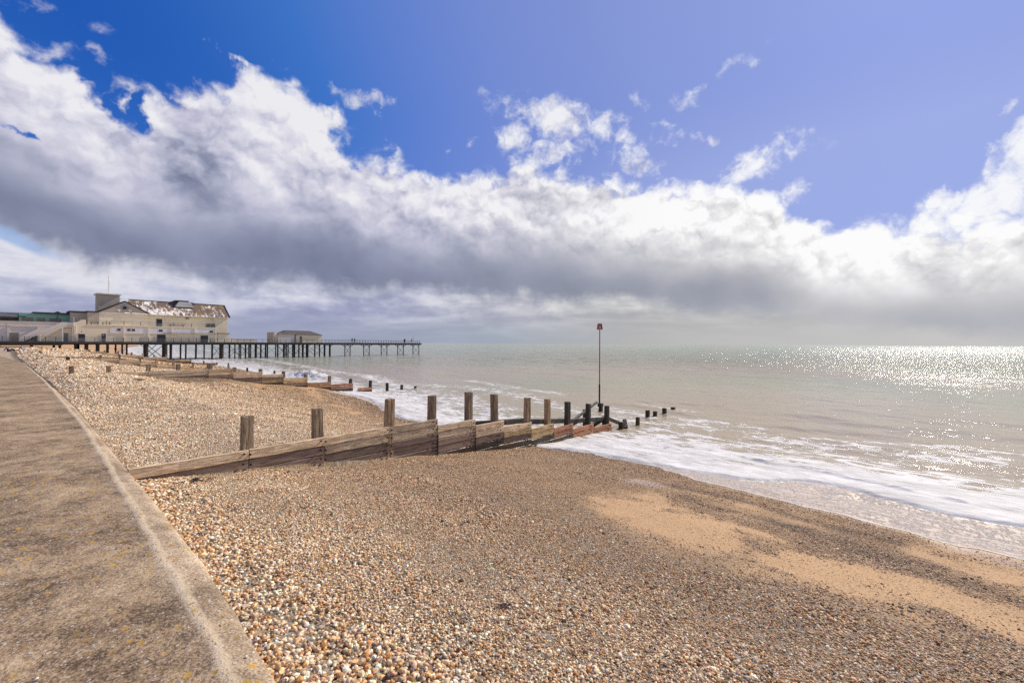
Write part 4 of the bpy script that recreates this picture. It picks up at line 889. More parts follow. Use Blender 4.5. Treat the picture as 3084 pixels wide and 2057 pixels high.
groyne('groyne', 'third timber groyne, stepping down the shingle behind the second', 60.0, 5.6,
       [(6.85, 2.80), (8.4, 2.84), (10.0, 2.5), (11.4, 2.32), (12.95, 2.14), (14.75, 1.85), (16.5, 1.6), (18.3, 1.40), (20.4, .95), (22, .7), (23.6, .45)],
       [(5.7, 6.9, 2.46, 2.46, 2, pl), (6.92, 8.3, 2.40, 2.38, 3, pl), (8.32, 9.95, 2.20, 2.17, 4, pl), (9.97, 11.4, 1.85, 1.82, 4, pl), (11.42, 13.0, 1.55, 1.5, 3, pl), (13.02, 14.8, 1.22, 1.15, 3, ['plank_yellow', 'plank_smooth', 'plank_wet']), (15.2, 18.3, .95, .8, 2, ['plank_yellow', 'plank_wet']), (18.32, 20.4, .62, .5, 2, ['plank_red', 'plank_wet'])], 12)
groyne('groyne', 'fourth and farthest timber groyne, just in front of the pier piles', 88.0, 7.0,
       [(5.4, 3.1), (8.9, 2.95), (10.5, 2.85), (12.06, 2.72), (13.6, 2.5), (15.0, 2.3), (16.4, 2.1), (17.9, 2.05), (19.6, 1.61), (21.2, 1.2), (23.1, .9), (25.0, .6), (26.8, .4)],
       [(7.1, 10.5, 2.75, 2.66, 2, pl), (10.52, 12.05, 2.40, 2.35, 3, pl), (12.07, 15.0, 2.10, 2.06, 4, pl), (15.02, 17.9, 1.72, 1.66, 4, pl), (17.92, 21.2, 1.20, 1.12, 3, ['plank_yellow', 'plank_smooth', 'plank_wet']), (21.22, 25, .62, .5, 2, ['plank_red', 'plank_wet'])], 12)
for (v, u, zt, w_, lb) in [(4.1, 54, 2.82, .26, 'single dark timber block poking out of the shingle above the second groyne'), (3.4, 74, 3.0, .24, 'lone pale timber post end standing on the shingle crest before the pier')]:
    s_ = root('timber_stump', lb, 'stump', v, u, float(zb(v, u)) - .4)
    put('stump', post_mesh(w_, w_, zt - float(zb(v, u)) + .4, int(u)), MAT['post_dark' if u < 60 else 'post_wood'], s_, (0, 0, 0))

# ------------------------------------------------------------------ pier
UP = 122.0; op = (0, UP, 0)
pier = root('pier', 'long iron and timber pier on dark piles reaching out to sea', 'pier', 0, UP, 0)
DZ = 4.12
def UW(v): return 14.0 if v < 40 else (9.0 if v < 63 else 5.0)       # width of the deck
for a, b in [(-22, 40), (40, 63), (63, 97.2)]:
    w_ = UW(b - 1)
    part('deck', MAT['deck_timber'], pier, op, (a, UP, DZ - .10), (b, UP + w_, DZ))
    part('fascia', MAT['deck_timber'], pier, op, (a, UP - .06, DZ - .42), (b, UP - .003, DZ - .03))
    MB(op).box((a, UP + .3, DZ - .62), (b, UP + .5, DZ - .103)).box((a, UP + w_ - .5, DZ - .62), (b, UP + w_ - .3, DZ - .103)).build('girder', MAT['iron_black'], pier)
bents = [(-18, .22), (-13, .22), (-8, .22), (-4, .22), (0.5, .22), (4.5, .22), (8.2, .2), (10.41, .24), (11.95, .3), (13.6, .3), (15.1, .22), (17.4, .16), (18.13, .16), (21.3, .45), (24.6, .50), (25.7, .26), (27.5, .17), (28.5, .17), (30.5, .17), (32.1, .16), (33.7, .17), (35.6, .40), (37.4, .2), (38.6, .15), (39.9, .15), (41.0, .2), (42.2, .15), (43.4, .3), (44.6, .2), (46.2, .2), (48.8, .2),
         (50.4, .28), (51.5, .16), (52.8, .26), (54.4, .2), (55.5, .28), (56.8, .3), (58.9, .2), (60.3, .2), (61.8, .28), (63.4, .28), (68.16, .13), (69.9, .13), (74.5, .13), (76.5, .13), (80.9, .13), (83.1, .13), (87.3, .13), (89.7, .13), (93.7, .13), (96.3, .13)]
for i, (v, r) in enumerate(bents):
    w_ = UW(v); offs = [.4] if v > 63 else ([.4, w_ - .4] if (i % 2 == 0 and not 20 < v < 28) else [.4])
    for k, q in enumerate(offs):
        zb0 = min(float(zb(v, UP + q)), .6) - 1.2
        if v < 10: zb0 = 1.2
        rr_ = r if k == 0 else min(r, .2)
        m_ = MB(op); m_.tube((v, UP + q, zb0), (v, UP + q, DZ - .45), rr_, rr_, 8)
        if v > 9: m_.tube((v, UP + q, DZ - .75), (v, UP + q, DZ - .45), rr_, rr_ * 1.35, 8)
        m_.build('pile', MAT['iron_black'], pier)
    if i % 2 == 0 and 35 < v < 63:
        MB(op).tube((v, UP + .4, .6), (v, UP + w_ - .4, 3.4), .035, .035, 5).tube((v, UP + .4, 3.4), (v, UP + w_ - .4, .6), .035, .035, 5).build('brace', MAT['iron_black'], pier)
def xbr(v0, v1, q, z0, z1, r):
    MB(op).tube((v0, UP + q, z0), (v1, UP + q, z1), r, r, 5).build('brace', MAT['iron_black'], pier)
    MB(op).tube((v0, UP + q + .04, z1), (v1, UP + q + .04, z0), r, r, 5).build('brace', MAT['iron_black'], pier)
xbr(21.5, 24.4, .4, .5, 3.5, .07); xbr(21.5, 24.4, 7, .5, 3.5, .07)
xbr(33.7, 35.6, .4, .6, 3.4, .05)
for a, b in [(37.4, 39.9), (39.9, 42.2), (43.4, 46.2), (50.4, 52.8), (52.8, 55.5), (55.5, 58.9), (58.9, 61.8), (48.8, 51.5)]: xbr(a, b, .4, .5, 3.3, .05)
pairs = [(68.16, 69.9), (74.5, 76.5), (80.9, 83.1), (87.3, 89.7), (93.7, 96.3)]
for a, b in pairs:
    xbr(a, b, .4, .45, 3.0, .05)
    MB(op).tube((a, UP + .4, .35), (b, UP + .4, .35), .05, .05, 5).build('brace', MAT['iron_black'], pier)
    for v, s_ in ((a, -1), (a, 1), (b, -1), (b, 1)):
        if v > 96 and s_ > 0: continue
        MB(op).tube((v, UP + .4, 2.95), (v + s_ * 1.25, UP + .4, DZ - .45), .085, .085, 6).build('brace', MAT['iron_black'], pier)
for v, s_ in ((61.8, 1), (63.4, 1), (63.4, -1), (60.3, -1), (56.8, 1), (55.5, -1), (51.5, -1)):
    MB(op).tube((v, UP + .4, 2.95), (v + s_ * 1.15, UP + .4, DZ - .45), .06, .06, 6).build('brace', MAT['iron_black'], pier)
# railing posts and rails
rv = [0.66, 3.4, 6.0, 7.3, 8.3, 9.2] 
rv = list(np.arange(-18, 10, 1.35)) + [10.42, 13.15, 16.0, 17.55, 18.9, 20.22, 21.71] + list(np.arange(23.2, 62, 1.45)) + list(np.arange(62.1, 97.3, .98))
for v in rv:
    r_ = .045 if v < 40 else .03
    MB(op).box((v - r_, UP + .05, DZ), (v + r_, UP + .05 + 2 * r_, DZ + .90)).build('railing_post', MAT['rail_iron'], pier)
def rail(a, b, z, r, q=.09): MB(op).tube((a, UP + q, DZ + z), (b, UP + q, DZ + z), r, r, 5).build('rail', MAT['rail_iron'], pier)
for a, b in [(-20, 40), (40, 63), (63, 97.1)]:
    rail(a, b, .88, .022)
    for z in (.22, .44, .66): rail(a, b, z, .010)
for v in np.arange(63.2, 97.1, .98): MB(op).box((v - .03, UP + 4.85, DZ), (v + .03, UP + 4.91, DZ + .9)).build('railing_post', MAT['rail_iron'], pier)
rail(63, 97.1, .88, .022, 4.88)
for q in (1.2, 2.4, 3.6): MB(op).box((97.0, UP + q, DZ), (97.06, UP + q + .06, DZ + .9)).build('railing_post', MAT['rail_iron'], pier)
MB(op).tube((95, UP + 2, DZ), (95, UP + 2, 6.95), .05, .03, 6).build('end_mast', MAT['rail_iron'], pier)
# planks and rails of the jetty walkway beneath the deck by the land
MB(op).box((-22, UP - .9, 3.35), (8.5, UP - .8, 3.52)).build('side_beam', MAT['beam_dark'], pier)

# ------------------------------------------------------------------ pavilion on the pier
UB = 123.5
ov = (11.9, UB, DZ)
pav = root('pavilion', 'cream two storey pier pavilion with a patchy white and brown roof, gable and square tower', 'building', 11.9, UB, DZ)
def pp(name, mat, a, b, bevel=0, parent=None, **p): return part(name, MAT[mat], parent or pav, ov, a, b, bevel, **p)
pp('ground_floor', 'cream_paint', (12.0, UB, DZ), (34.95, 136, 7.52))
pp('parapet', 'trim_white', (12.0, UB - .10, 7.52), (35.05, UB + .25, 7.66))
MB(ov).prism([(10.2, DZ), (11.98, DZ), (11.98, 8.6), (11.4, 8.6), (10.75, 8.1), (10.2, 8.0)], UB - .01, UB + 4).build('stepped_wall', MAT['cream_paint'], pav)
pp('annex_wall', 'grey_render', (12.55, 126.9, 7.52), (14.28, 133, 10.38)); pp('annex_roof', 'dark_roof', (12.3, 126.6, 10.38), (14.28, 133, 10.62))
pp('annex_wall', 'grey_render', (10.15, 129, 6.5), (12.9, 134, 10.30)); pp('annex_roof', 'dark_roof', (9.9, 128.6, 10.30), (12.9, 134, 10.58))
pp('end_block', 'cream_paint', (34.96, UB + .3, DZ), (37.85, 136, 6.30)); pp('end_coping', 'deck_timber', (34.96, UB + .1, 6.30), (37.95, 136, 6.40))
UH = 127.0
pp('hall_wall', 'cream_paint', (14.31, UH, 7.53), (22.5, 137, 10.42)); pp('hall_wall', 'cream_paint', (22.5, UH + .25, 7.53), (35.31, 137, 10.42)); pp('hall_wall', 'cream_paint', (35.31, UH, 6.41), (38.34, 137, 10.42))
pp('corner_board', 'trim_white', (38.34, UH + .2, 6.41), (38.42, 137, 10.42))
# gable with round window
MB(ov).prism([(14.2, 10.45), (22.65, 10.45), (18.38, 12.98)], UH - .05, UH + 5.6).build('gable', MAT['grey_render'], pav)
MB(ov).beam((13.9, UH + 2.7, 10.50), (18.42, UH + 2.7, 13.16), 5.9, .14).build('gable_roof', MAT['dark_roof'], pav)
MB(ov).beam((22.95, UH + 2.7, 10.50), (18.34, UH + 2.7, 13.16), 5.9, .14).build('gable_roof', MAT['dark_roof'], pav)
pp('gable_moulding', 'trim_white', (14.1, UH - .14, 10.34), (22.75, UH - .05, 10.46))
oc = MB(ov); oc.tube((18.4, UH - .12, 11.65), (18.4, UH - .04, 11.65), .66, .66, 20); ocu = oc.build('oculus', MAT['slat_grey'], pav)
MB(ov).tube((18.4, UH - .15, 11.65), (18.4, UH - .121, 11.65), .36, .36, 16).build('pane', MAT['opening_dark'], ocu)
for s_ in (-1, 1): MB(ov).box((18.4 + s_ * .62 - .0, UH - .10, 11.0), (18.4 + s_ * 1.20, UH - .052, 11.28)).box((18.4 + s_ * .78, UH - .10, 10.75), (18.4 + s_ * 1.0, UH - .052, 10.99)).build('oculus_scroll', MAT['trim_white'], pav)
MB(ov).box((17.6, UH - .12, 10.1), (19.2, UH - .003, 10.2)).box((17.4, UH - .12, 9.6), (17.5, UH - .003, 9.8)).box((19.3, UH - .12, 9.6), (19.4, UH - .003, 9.8)).build('sign_bracket', MAT['trim_white'], pav)
# main roof: ridge along the pier
eZ, rZ, rU = 10.45, 13.9, 132.4
def slab_roof(name, quad, mat, th=.12, parent=None):
    q = [np.array(c, float) for c in quad]; n = np.cross(q[1] - q[0], q[3] - q[0]); n /= np.linalg.norm(n); n *= -1 if n[2] > 0 else 1
    vs = [tuple(c) for c in q] + [tuple(c + n * th) for c in q]
    return MB(ov).add(vs, [(0, 1, 2, 3), (7, 6, 5, 4), (0, 4, 5, 1), (1, 5, 6, 2), (2, 6, 7, 3), (3, 7, 4, 0)]).build(name, MAT[mat], parent or pav)
rf = []
r0_, r1_ = 18.3, 38.75
nS = 14
for i in range(nS):
    a = r0_ + (r1_ - r0_) * i / nS; b = r0_ + (r1_ - r0_) * (i + 1) / nS - .03
    ta = 20.0 + (39.1 - 20.0) * i / nS; tb_ = 20.0 + (39.1 - 20.0) * (i + 1) / nS - .03
    dz = .03 * (i % 2)
    slab_roof('roof_sheet', [(a, UH - .35, eZ + dz), (b, UH - .35, eZ + dz), (tb_, rU, rZ + dz), (ta, rU, rZ + dz)], 'patchy_roof', .1)
slab_roof('roof_back', [(18.3, 137.8, eZ), (20, rU + .01, rZ), (39.1, rU + .01, rZ), (38.75, 137.8, eZ)], 'patchy_roof', .1)
slab_roof('roof_hip', [(18.0, 137.8, eZ), (18.0, UH + 1, eZ), (20.2, rU, rZ + .02), (20.2, rU + .1, rZ + .02)], 'dark_roof', .08)
MB(ov).beam((19.8, rU, rZ + .06), (39.2, rU, rZ + .06), .3, .14).build('ridge', MAT['dark_roof'], pav)
MB(ov).beam((38.78, UH - .36, eZ + .05), (39.15, rU, rZ + .05), .12, .24).build('barge_board', MAT['dark_roof'], pav)
pp('gable_end', 'cream_paint', (38.2, UH + .6, 10.42), (38.35, 137, 10.9))
MB(ov).add([(38.36, UH + .2, 10.4), (38.36, 137, 10.4), (38.36, rU, 13.7), (38.26, UH + .2, 10.4), (38.26, 137, 10.4), (38.26, rU, 13.7)], [(0, 1, 2), (3, 5, 4), (0, 3, 4, 1), (1, 4, 5, 2), (2, 5, 3, 0)]).build('end_gable', MAT['cream_paint'], pav)
pp('gutter', 'trim_white', (22.6, UH - .45, 10.30), (38.8, UH - .33, 10.42))
# ridge ventilator
MB(ov).add([(28.1, 129.9, 12.75), (31.9, 129.9, 12.75), (31.2, 130.3, 14.05), (28.9, 130.3, 14.05), (28.1, 135, 12.9), (31.9, 135, 12.9), (31.2, 134.4, 14.05), (28.9, 134.4, 14.05)], [(0, 1, 2, 3), (1, 5, 6, 2), (5, 4, 7, 6), (4, 0, 3, 7), (3, 2, 6, 7), (0, 4, 5, 1)]).build('roof_ventilator', MAT['pale_roof'], pav)
MB(ov).add([(27.3, 131.6, 13.3), (32.6, 131.6, 13.3), (32.2, 131.8, 14.15), (27.7, 131.8, 14.15), (27.3, 133.4, 13.3), (32.6, 133.4, 13.3), (32.2, 133.2, 14.15), (27.7, 133.2, 14.15)], [(0, 1, 2, 3), (1, 5, 6, 2), (5, 4, 7, 6), (4, 0, 3, 7), (3, 2, 6, 7), (0, 4, 5, 1)]).build('ventilator_wing', MAT['brown_roof'], pav)
pp('ventilator_cap', 'dark_roof', (28.3, 130.8, 14.16), (31.0, 133.6, 14.42))
# tower and flagpole
pp('tower', 'grey_render', (14.65, 131.5, 10.4), (18.15, 136, 14.72)); pp('tower_quoin', 'trim_white', (18.15, 131.5, 10.4), (18.23, 136, 14.72))
pp('tower_cornice', 'trim_white', (14.32, 131.1, 14.72), (18.5, 136.4, 14.98), .02)
for a in (14.7, 17.6): pp('tower_vent', 'dark_roof', (a, 132, 14.98), (a + .55, 133, 15.08))
for z in (11.6, 13.9): pp('tower_bracket', 'iron_black', (14.45, 131.8, z), (14.66, 131.9, z + .08))
pp('tower_light', 'trim_white', (18.22, 131.6, 13.9), (18.45, 132, 14.1))
MB(ov).tube((16.5, 133, 14.98), (16.5, 133, 19.1), .11, .07, 8).tube((16.72, 133, 14.98), (16.66, 133, 17.9), .06, .04, 6).build('flagpole', MAT['trim_white'], pav)
# ground floor bays: pilasters, white arched panels, recessed panels, windows and doors
pil = [(17.67, 17.92), (21.75, 22.1), (25.95, 26.3), (30.35, 30.75), (34.6, 34.93)]
for a, b in pil: pp('pilaster', 'cream_paint', (a, UB - .14, DZ), (b, UB - .002, 7.50))
edges = [15.6] + [q for p_ in pil for q in p_]
bays = [(15.6, 17.67), (17.92, 21.75), (22.1, 25.95), (26.3, 30.35), (30.75, 34.6)]
for a, b in bays:
    n = 10; arc = [(a + (b - a) * i / n, 6.92 + .12 * math.sin(math.pi * i / n)) for i in range(n + 1)]
    MB(ov).prism([(a, 6.05)] + arc + [(b, 6.05)], UB - .05, UB - .003).build('white_panel', MAT['white_paint'], pav)
    MB(ov).prism([(a, 6.96)] + [(x, z + .04) for x, z in arc] + [(b, 6.96)] + [(x, z + .10) for x, z in reversed(arc)], UB - .09, UB - .004).build('arch_moulding', MAT['trim_white'], pav) if False else None
    pp('recess_panel', 'white_paint', (a + .12, UB - .03, DZ + .05), (b - .12, UB - .001, 5.92)) if False else pp('sill_band', 'cream_paint', (a, UB - .10, 5.96), (b, UB - .006, 6.05))
def window(a, b, z0, z1, u, par=None):
    f = part('window', MAT['trim_white'], par or pav, ov, (a - .05, u - .07, z0 - .05), (b + .05, u - .055, z1 + .05))
    part('pane', MAT['door_green'], f, ov, (a, u - .085, z0), (b, u - .071, z1))
for a, b in ((16.73, 17.26), (18.34, 18.89), (19.08, 19.63), (23.72, 24.41), (33.46, 34.15)): window(a, b, 6.46, 6.95, UB)
def shutter_door(a, b, z0, z1, u, frame='trim_white', n=3, frac=.42, lab=None):
    d = part('door', MAT[frame], pav, ov, (a - .09, u - .07, z0), (b + .09, u - .052, z1 + .09))
    part('opening', MAT['opening_dark'], d, ov, (a, u - .08, z0 + .02), (b, u - .071, z1))
    for i in range(n):
        z = z0 + .12 + i * (z1 - z0) * frac / n
        part('slat', MAT['slat_grey'], d, ov, (a, u - .12, z), (b, u - .085, z + .10))
shutter_door(10.85, 11.85, DZ, 5.68, UB); shutter_door(14.3, 14.95, DZ, 5.80, UB, n=3); shutter_door(23.4, 24.95, DZ, 5.80, UB); shutter_door(31.6, 33.15, DZ, 5.72, UB)
shutter_door(23.95, 25.05, 7.67, 9.48, UH + .25, n=3)
pp('door_notice', 'slat_grey', (14.42, UB - .10, 5.35), (14.72, UB - .081, 5.6))
pp('wall_lamp', 'unit_grey', (11.3, UB - .16, 6.0), (11.42, UB - .07, 6.25)); pp('wall_lamp', 'unit_grey', (29.5, UH + .05, 9.72), (30.2, UH + .24, 10.0))
pp('canopy', 'trim_white', (24.3, UB - .45, 6.08), (34.9, UB - .10, 6.14)); pp('canopy_edge', 'deck_timber', (24.3, UB - .47, 6.14), (34.9, UB - .12, 6.18))
pp('downpipe', 'trim_white', (10.45, UB - .14, DZ), (10.55, UB - .04, 7.4)); pp('downpipe', 'iron_black', (35.0, UB - .08, 4.4), (35.08, UB + .0, 6.6))
# terrace railing
for v in (15.06, 17.85, 20.64, 23.6, 26.53, 29.9, 32.7): pp('terrace_post', 'rail_iron', (v - .04, UB + .35, 7.66), (v + .04, UB + .43, 8.60))
pp('terrace_post', 'trim_white', (10.16, UB - .1, 7.0), (10.24, UB - .02, 9.1))
for z in (7.9, 8.15, 8.4, 8.58): MB(ov).tube((12.1, UB + .39, z), (32.7, UB + .39, z), .016, .016, 5).build('terrace_rail', MAT['rail_iron'], pav)

# things standing on the terrace
def aircon(v, lb):
    r_ = root('air_conditioner', lb, 'air conditioner', v, 125.2, 7.53, 'air conditioning units on the pavilion terrace'); o = (v, 125.2, 7.53)
    part('casing', MAT['unit_grey'], r_, o, (v - .42, 125.2, 7.75), (v + .42, 125.7, 8.75), .02)
    MB(o).tube((v, 125.19, 8.3), (v, 125.16, 8.3), .30, .30, 14).build('fan_guard', MAT['opening_dark'], r_)
    MB(o).tube((v, 125.155, 8.3), (v, 125.14, 8.3), .10, .10, 8).build('fan_hub', MAT['slat_grey'], r_)
    MB(o).box((v - .40, 125.22, 7.53), (v - .32, 125.66, 7.75)).box((v + .32, 125.22, 7.53), (v + .40, 125.66, 7.75)).build('feet', MAT['iron_black'], r_)
aircon(33.75, 'grey box fan unit on the terrace, the one nearer the dark door'); aircon(34.72, 'grey box fan unit on the terrace, the one nearer the sea end')
def picnic(v, lb, L=1.8):
    r_ = root('picnic_table', lb, 'picnic table', v, 125.0, 7.53, 'picnic tables on the terrace'); o = (v, 125.0, 7.53)
    part('table_top', MAT['brown_panel'], r_, o, (v - L / 2, 124.7, 8.23), (v + L / 2, 125.4, 8.28))
    for q in (124.3, 125.6): part('bench', MAT['brown_panel'], r_, o, (v - L / 2, q, 7.96), (v + L / 2, q + .25, 8.0))
    for x in (-L * .36, L * .36):
        MB(o).beam((v + x, 124.3, 7.53), (v + x, 124.95, 8.23), .06, .09).beam((v + x, 125.8, 7.53), (v + x, 125.15, 8.23), .06, .09).build('leg', MAT['brown_panel'], r_)
picnic(13.4, 'picnic table by the grey annex wall on the terrace', 1.4); picnic(15.2, 'picnic table below the plain cream gable wall', 1.5); picnic(27.3, 'long picnic table right of the upper door', 3.2)

# ------------------------------------------------------------------ entrance block with the covered stair
oe = (-4, 123.5, DZ)
ent = root('entrance_block', 'low cream wall block with a sloping pale stair balustrade left of the pavilion', 'building', -4, 123.5, DZ)
def ep(name, mat, a, b, par=None, **p): return part(name, MAT[mat], par or ent, oe, a, b, 0, **p)
ep('wall', 'lilac_paint', (-22, 124.6, DZ), (10.14, 130, 7.86)); ep('coping', 'trim_white', (-22, 124.45, 7.86), (8.6, 124.9, 7.94))
ep('string_course', 'trim_white', (1.8, 124.45, 7.0), (7.8, 124.598, 7.14)); ep('string_course', 'trim_white', (-22, 124.45, 7.12), (1.2, 124.598, 7.28))
ep('meter_box', 'lilac_paint', (1.5, 124.3, 7.05), (1.85, 124.44, 7.40)); ep('pier_strip', 'lilac_paint', (1.5, 124.5, DZ), (1.85, 124.598, 7.0))
ep('stair_wall', 'cream_paint', (5.3, 124.35, DZ), (10.14, 124.58, 6.9))
US = 123.5
def stair(name, mat, pts, th, par=ent):
    return MB(oe).prism(pts, US, US + th).build(name, MAT[mat], par)
stair('balustrade', 'lilac_paint', [(3.0, 4.96), (5.18, 6.47), (6.31, 6.50), (8.55, 8.0), (10.16, 7.98), (10.16, 7.24), (8.55, 7.26), (6.35, 5.66), (5.2, 5.64), (3.0, 4.12)], .12)
stair('stringer', 'trim_white', [(3.1, 4.04), (5.2, 5.54), (6.36, 5.56), (8.55, 7.16), (10.12, 7.15), (10.12, 7.0), (8.6, 7.02), (6.42, 5.40), (5.26, 5.38), (3.3, 4.02)], .3)
for v, z in ((5.68, 5.4), (8.64, 7.0), (10.08, 7.0)): ep('column', 'trim_white', (v - .07, US - .05, DZ), (v + .07, US + .09, z))
d_ = ep('door', 'trim_white', (8.80, 124.28, DZ), (9.58, 124.345, 5.92)); ep('door_leaf', 'unit_grey', (8.88, 124.25, DZ + .05), (9.50, 124.279, 5.84), d_)
g_ = ep('gate', 'grey_render', (1.80, 124.3, DZ), (3.0, 124.36, 5.75))
for i in range(8): ep('bar', 'brown_panel', (1.82 + i * .15, 124.26, DZ), (1.86 + i * .15, 124.299, 5.78), g_)
for i in range(3): ep('grille_bar', 'opening_dark', (3.6 + i * .2, US + .35, 4.25 + i * .28), (5.4, US + .42, 4.40 + i * .28))

og = (0, 131, 6)
gb = root('green_building', 'low green clad building with a dark flat roof behind the entrance wall', 'building', 0, 131, 6)
def gp_(name, mat, a, b, par=None, **p): return part(name, MAT[mat], par or gb, og, a, b, 0, **p)
gp_('wall', 'green_cladding', (3.1, 130.6, 5), (10.3, 138, 9.78)); gp_('roof', 'dark_roof', (4.9, 130.1, 9.78), (10.2, 138.4, 10.12))
MB(og).prism([(7.8, 10.12), (9.3, 10.12), (8.55, 10.55)], 133, 134).build('roof_peak', MAT['dark_roof'], gb)
for a, b in ((3.5, 5.0), (5.5, 6.6), (7.25, 8.9)): gp_('window', 'brown_panel', (a, 130.5, 8.2), (b, 130.59, 8.9))
gp_('pipe', 'dark_roof', (8.28, 130.4, 8.9), (8.36, 130.5, 9.5))
ol = (-6, 132, 6)
lb_ = root('seafront_building', 'low brown building with pale striped roof at the very edge beside the green cladding', 'building', -6, 132, 6)
part('wall', MAT['brown_panel'], lb_, ol, (-24, 132, 5), (3.2, 139, 9.0))
for i in range(4): part('roof_sheet', MAT['pale_roof' if i % 2 else 'dark_roof'], lb_, ol, (-24 + i * .4, 130.4 + i * 1.2, 9.02 + i * .28), (5.0 - (3 - i) * .35, 131.7 + i * 1.2, 9.16 + i * .28))
for a in (.9, 2.8): part('window', MAT['opening_dark'], lb_, ol, (a, 131.92, 8.2), (a + .7, 131.998, 8.75))

# ------------------------------------------------------------------ shelter further out on the pier
ok_ = (48.2, 124, DZ)
ks = root('pier_shelter', 'cream boarded shelter with a hipped brown roof halfway along the pier', 'building', 48.2, 124, DZ)
def kp(name, mat, a, b, par=None): return part(name, MAT[mat], par or ks, ok_, a, b)
kp('wall', 'lilac_paint', (49.5, 124, DZ), (54.0, 129, 6.36)); kp('wall', 'cream_paint', (54.0, 124.15, DZ), (61.9, 129, 6.30))
kp('corner_post', 'brown_panel', (53.9, 123.9, DZ), (54.25, 124.14, 6.36)); kp('coping', 'beam_dark', (49.4, 123.9, 6.36), (54.3, 129.1, 6.46))
d_ = kp('door', 'brown_panel', (55.4, 124.05, DZ), (55.98, 124.14, 5.95))
kp('screen_wall', 'grey_render', (48.2, 124, DZ), (48.6, 128, 6.95)); kp('side_wall', 'cream_paint', (48.6, 124.5, DZ), (49.49, 128.5, 6.7))
MB(ok_).add([(50.2, 123.9, 6.42), (62.1, 123.9, 6.31), (62.1, 129.3, 6.31), (50.2, 129.3, 6.42), (52.3, 126.2, 7.6), (59.3, 126.2, 7.55), (59.3, 127, 7.55), (52.3, 127, 7.6)], [(0, 1, 5, 4), (1, 2, 6, 5), (2, 3, 7, 6), (3, 0, 4, 7), (4, 5, 6, 7), (3, 2, 1, 0)]).build('roof', MAT['brown_roof'], ks)
MB(ok_).add([(49.4, 123.85, 6.47), (54.5, 123.85, 6.47), (54.0, 125, 6.85), (50.6, 125, 6.85), (49.4, 126, 6.47), (54.5, 126, 6.47)], [(0, 1, 2, 3), (1, 5, 2), (0, 3, 4), (3, 2, 5, 4), (0, 4, 5, 1)]).build('canopy_roof', MAT['beam_tan'], ks)
lw = root('low_wall', 'long low cream wall on the pier deck between pavilion and shelter', 'wall', 38.4, 125, DZ)
part('wall', MAT['cream_paint'], lw, (38.4, 125, DZ), (38.4, 125, DZ), (44.3, 125.2, 4.92))
part('coping', MAT['trim_white'], lw, (38.4, 125, DZ), (38.4, 124.96, 4.92), (44.3, 125.24, 4.97))

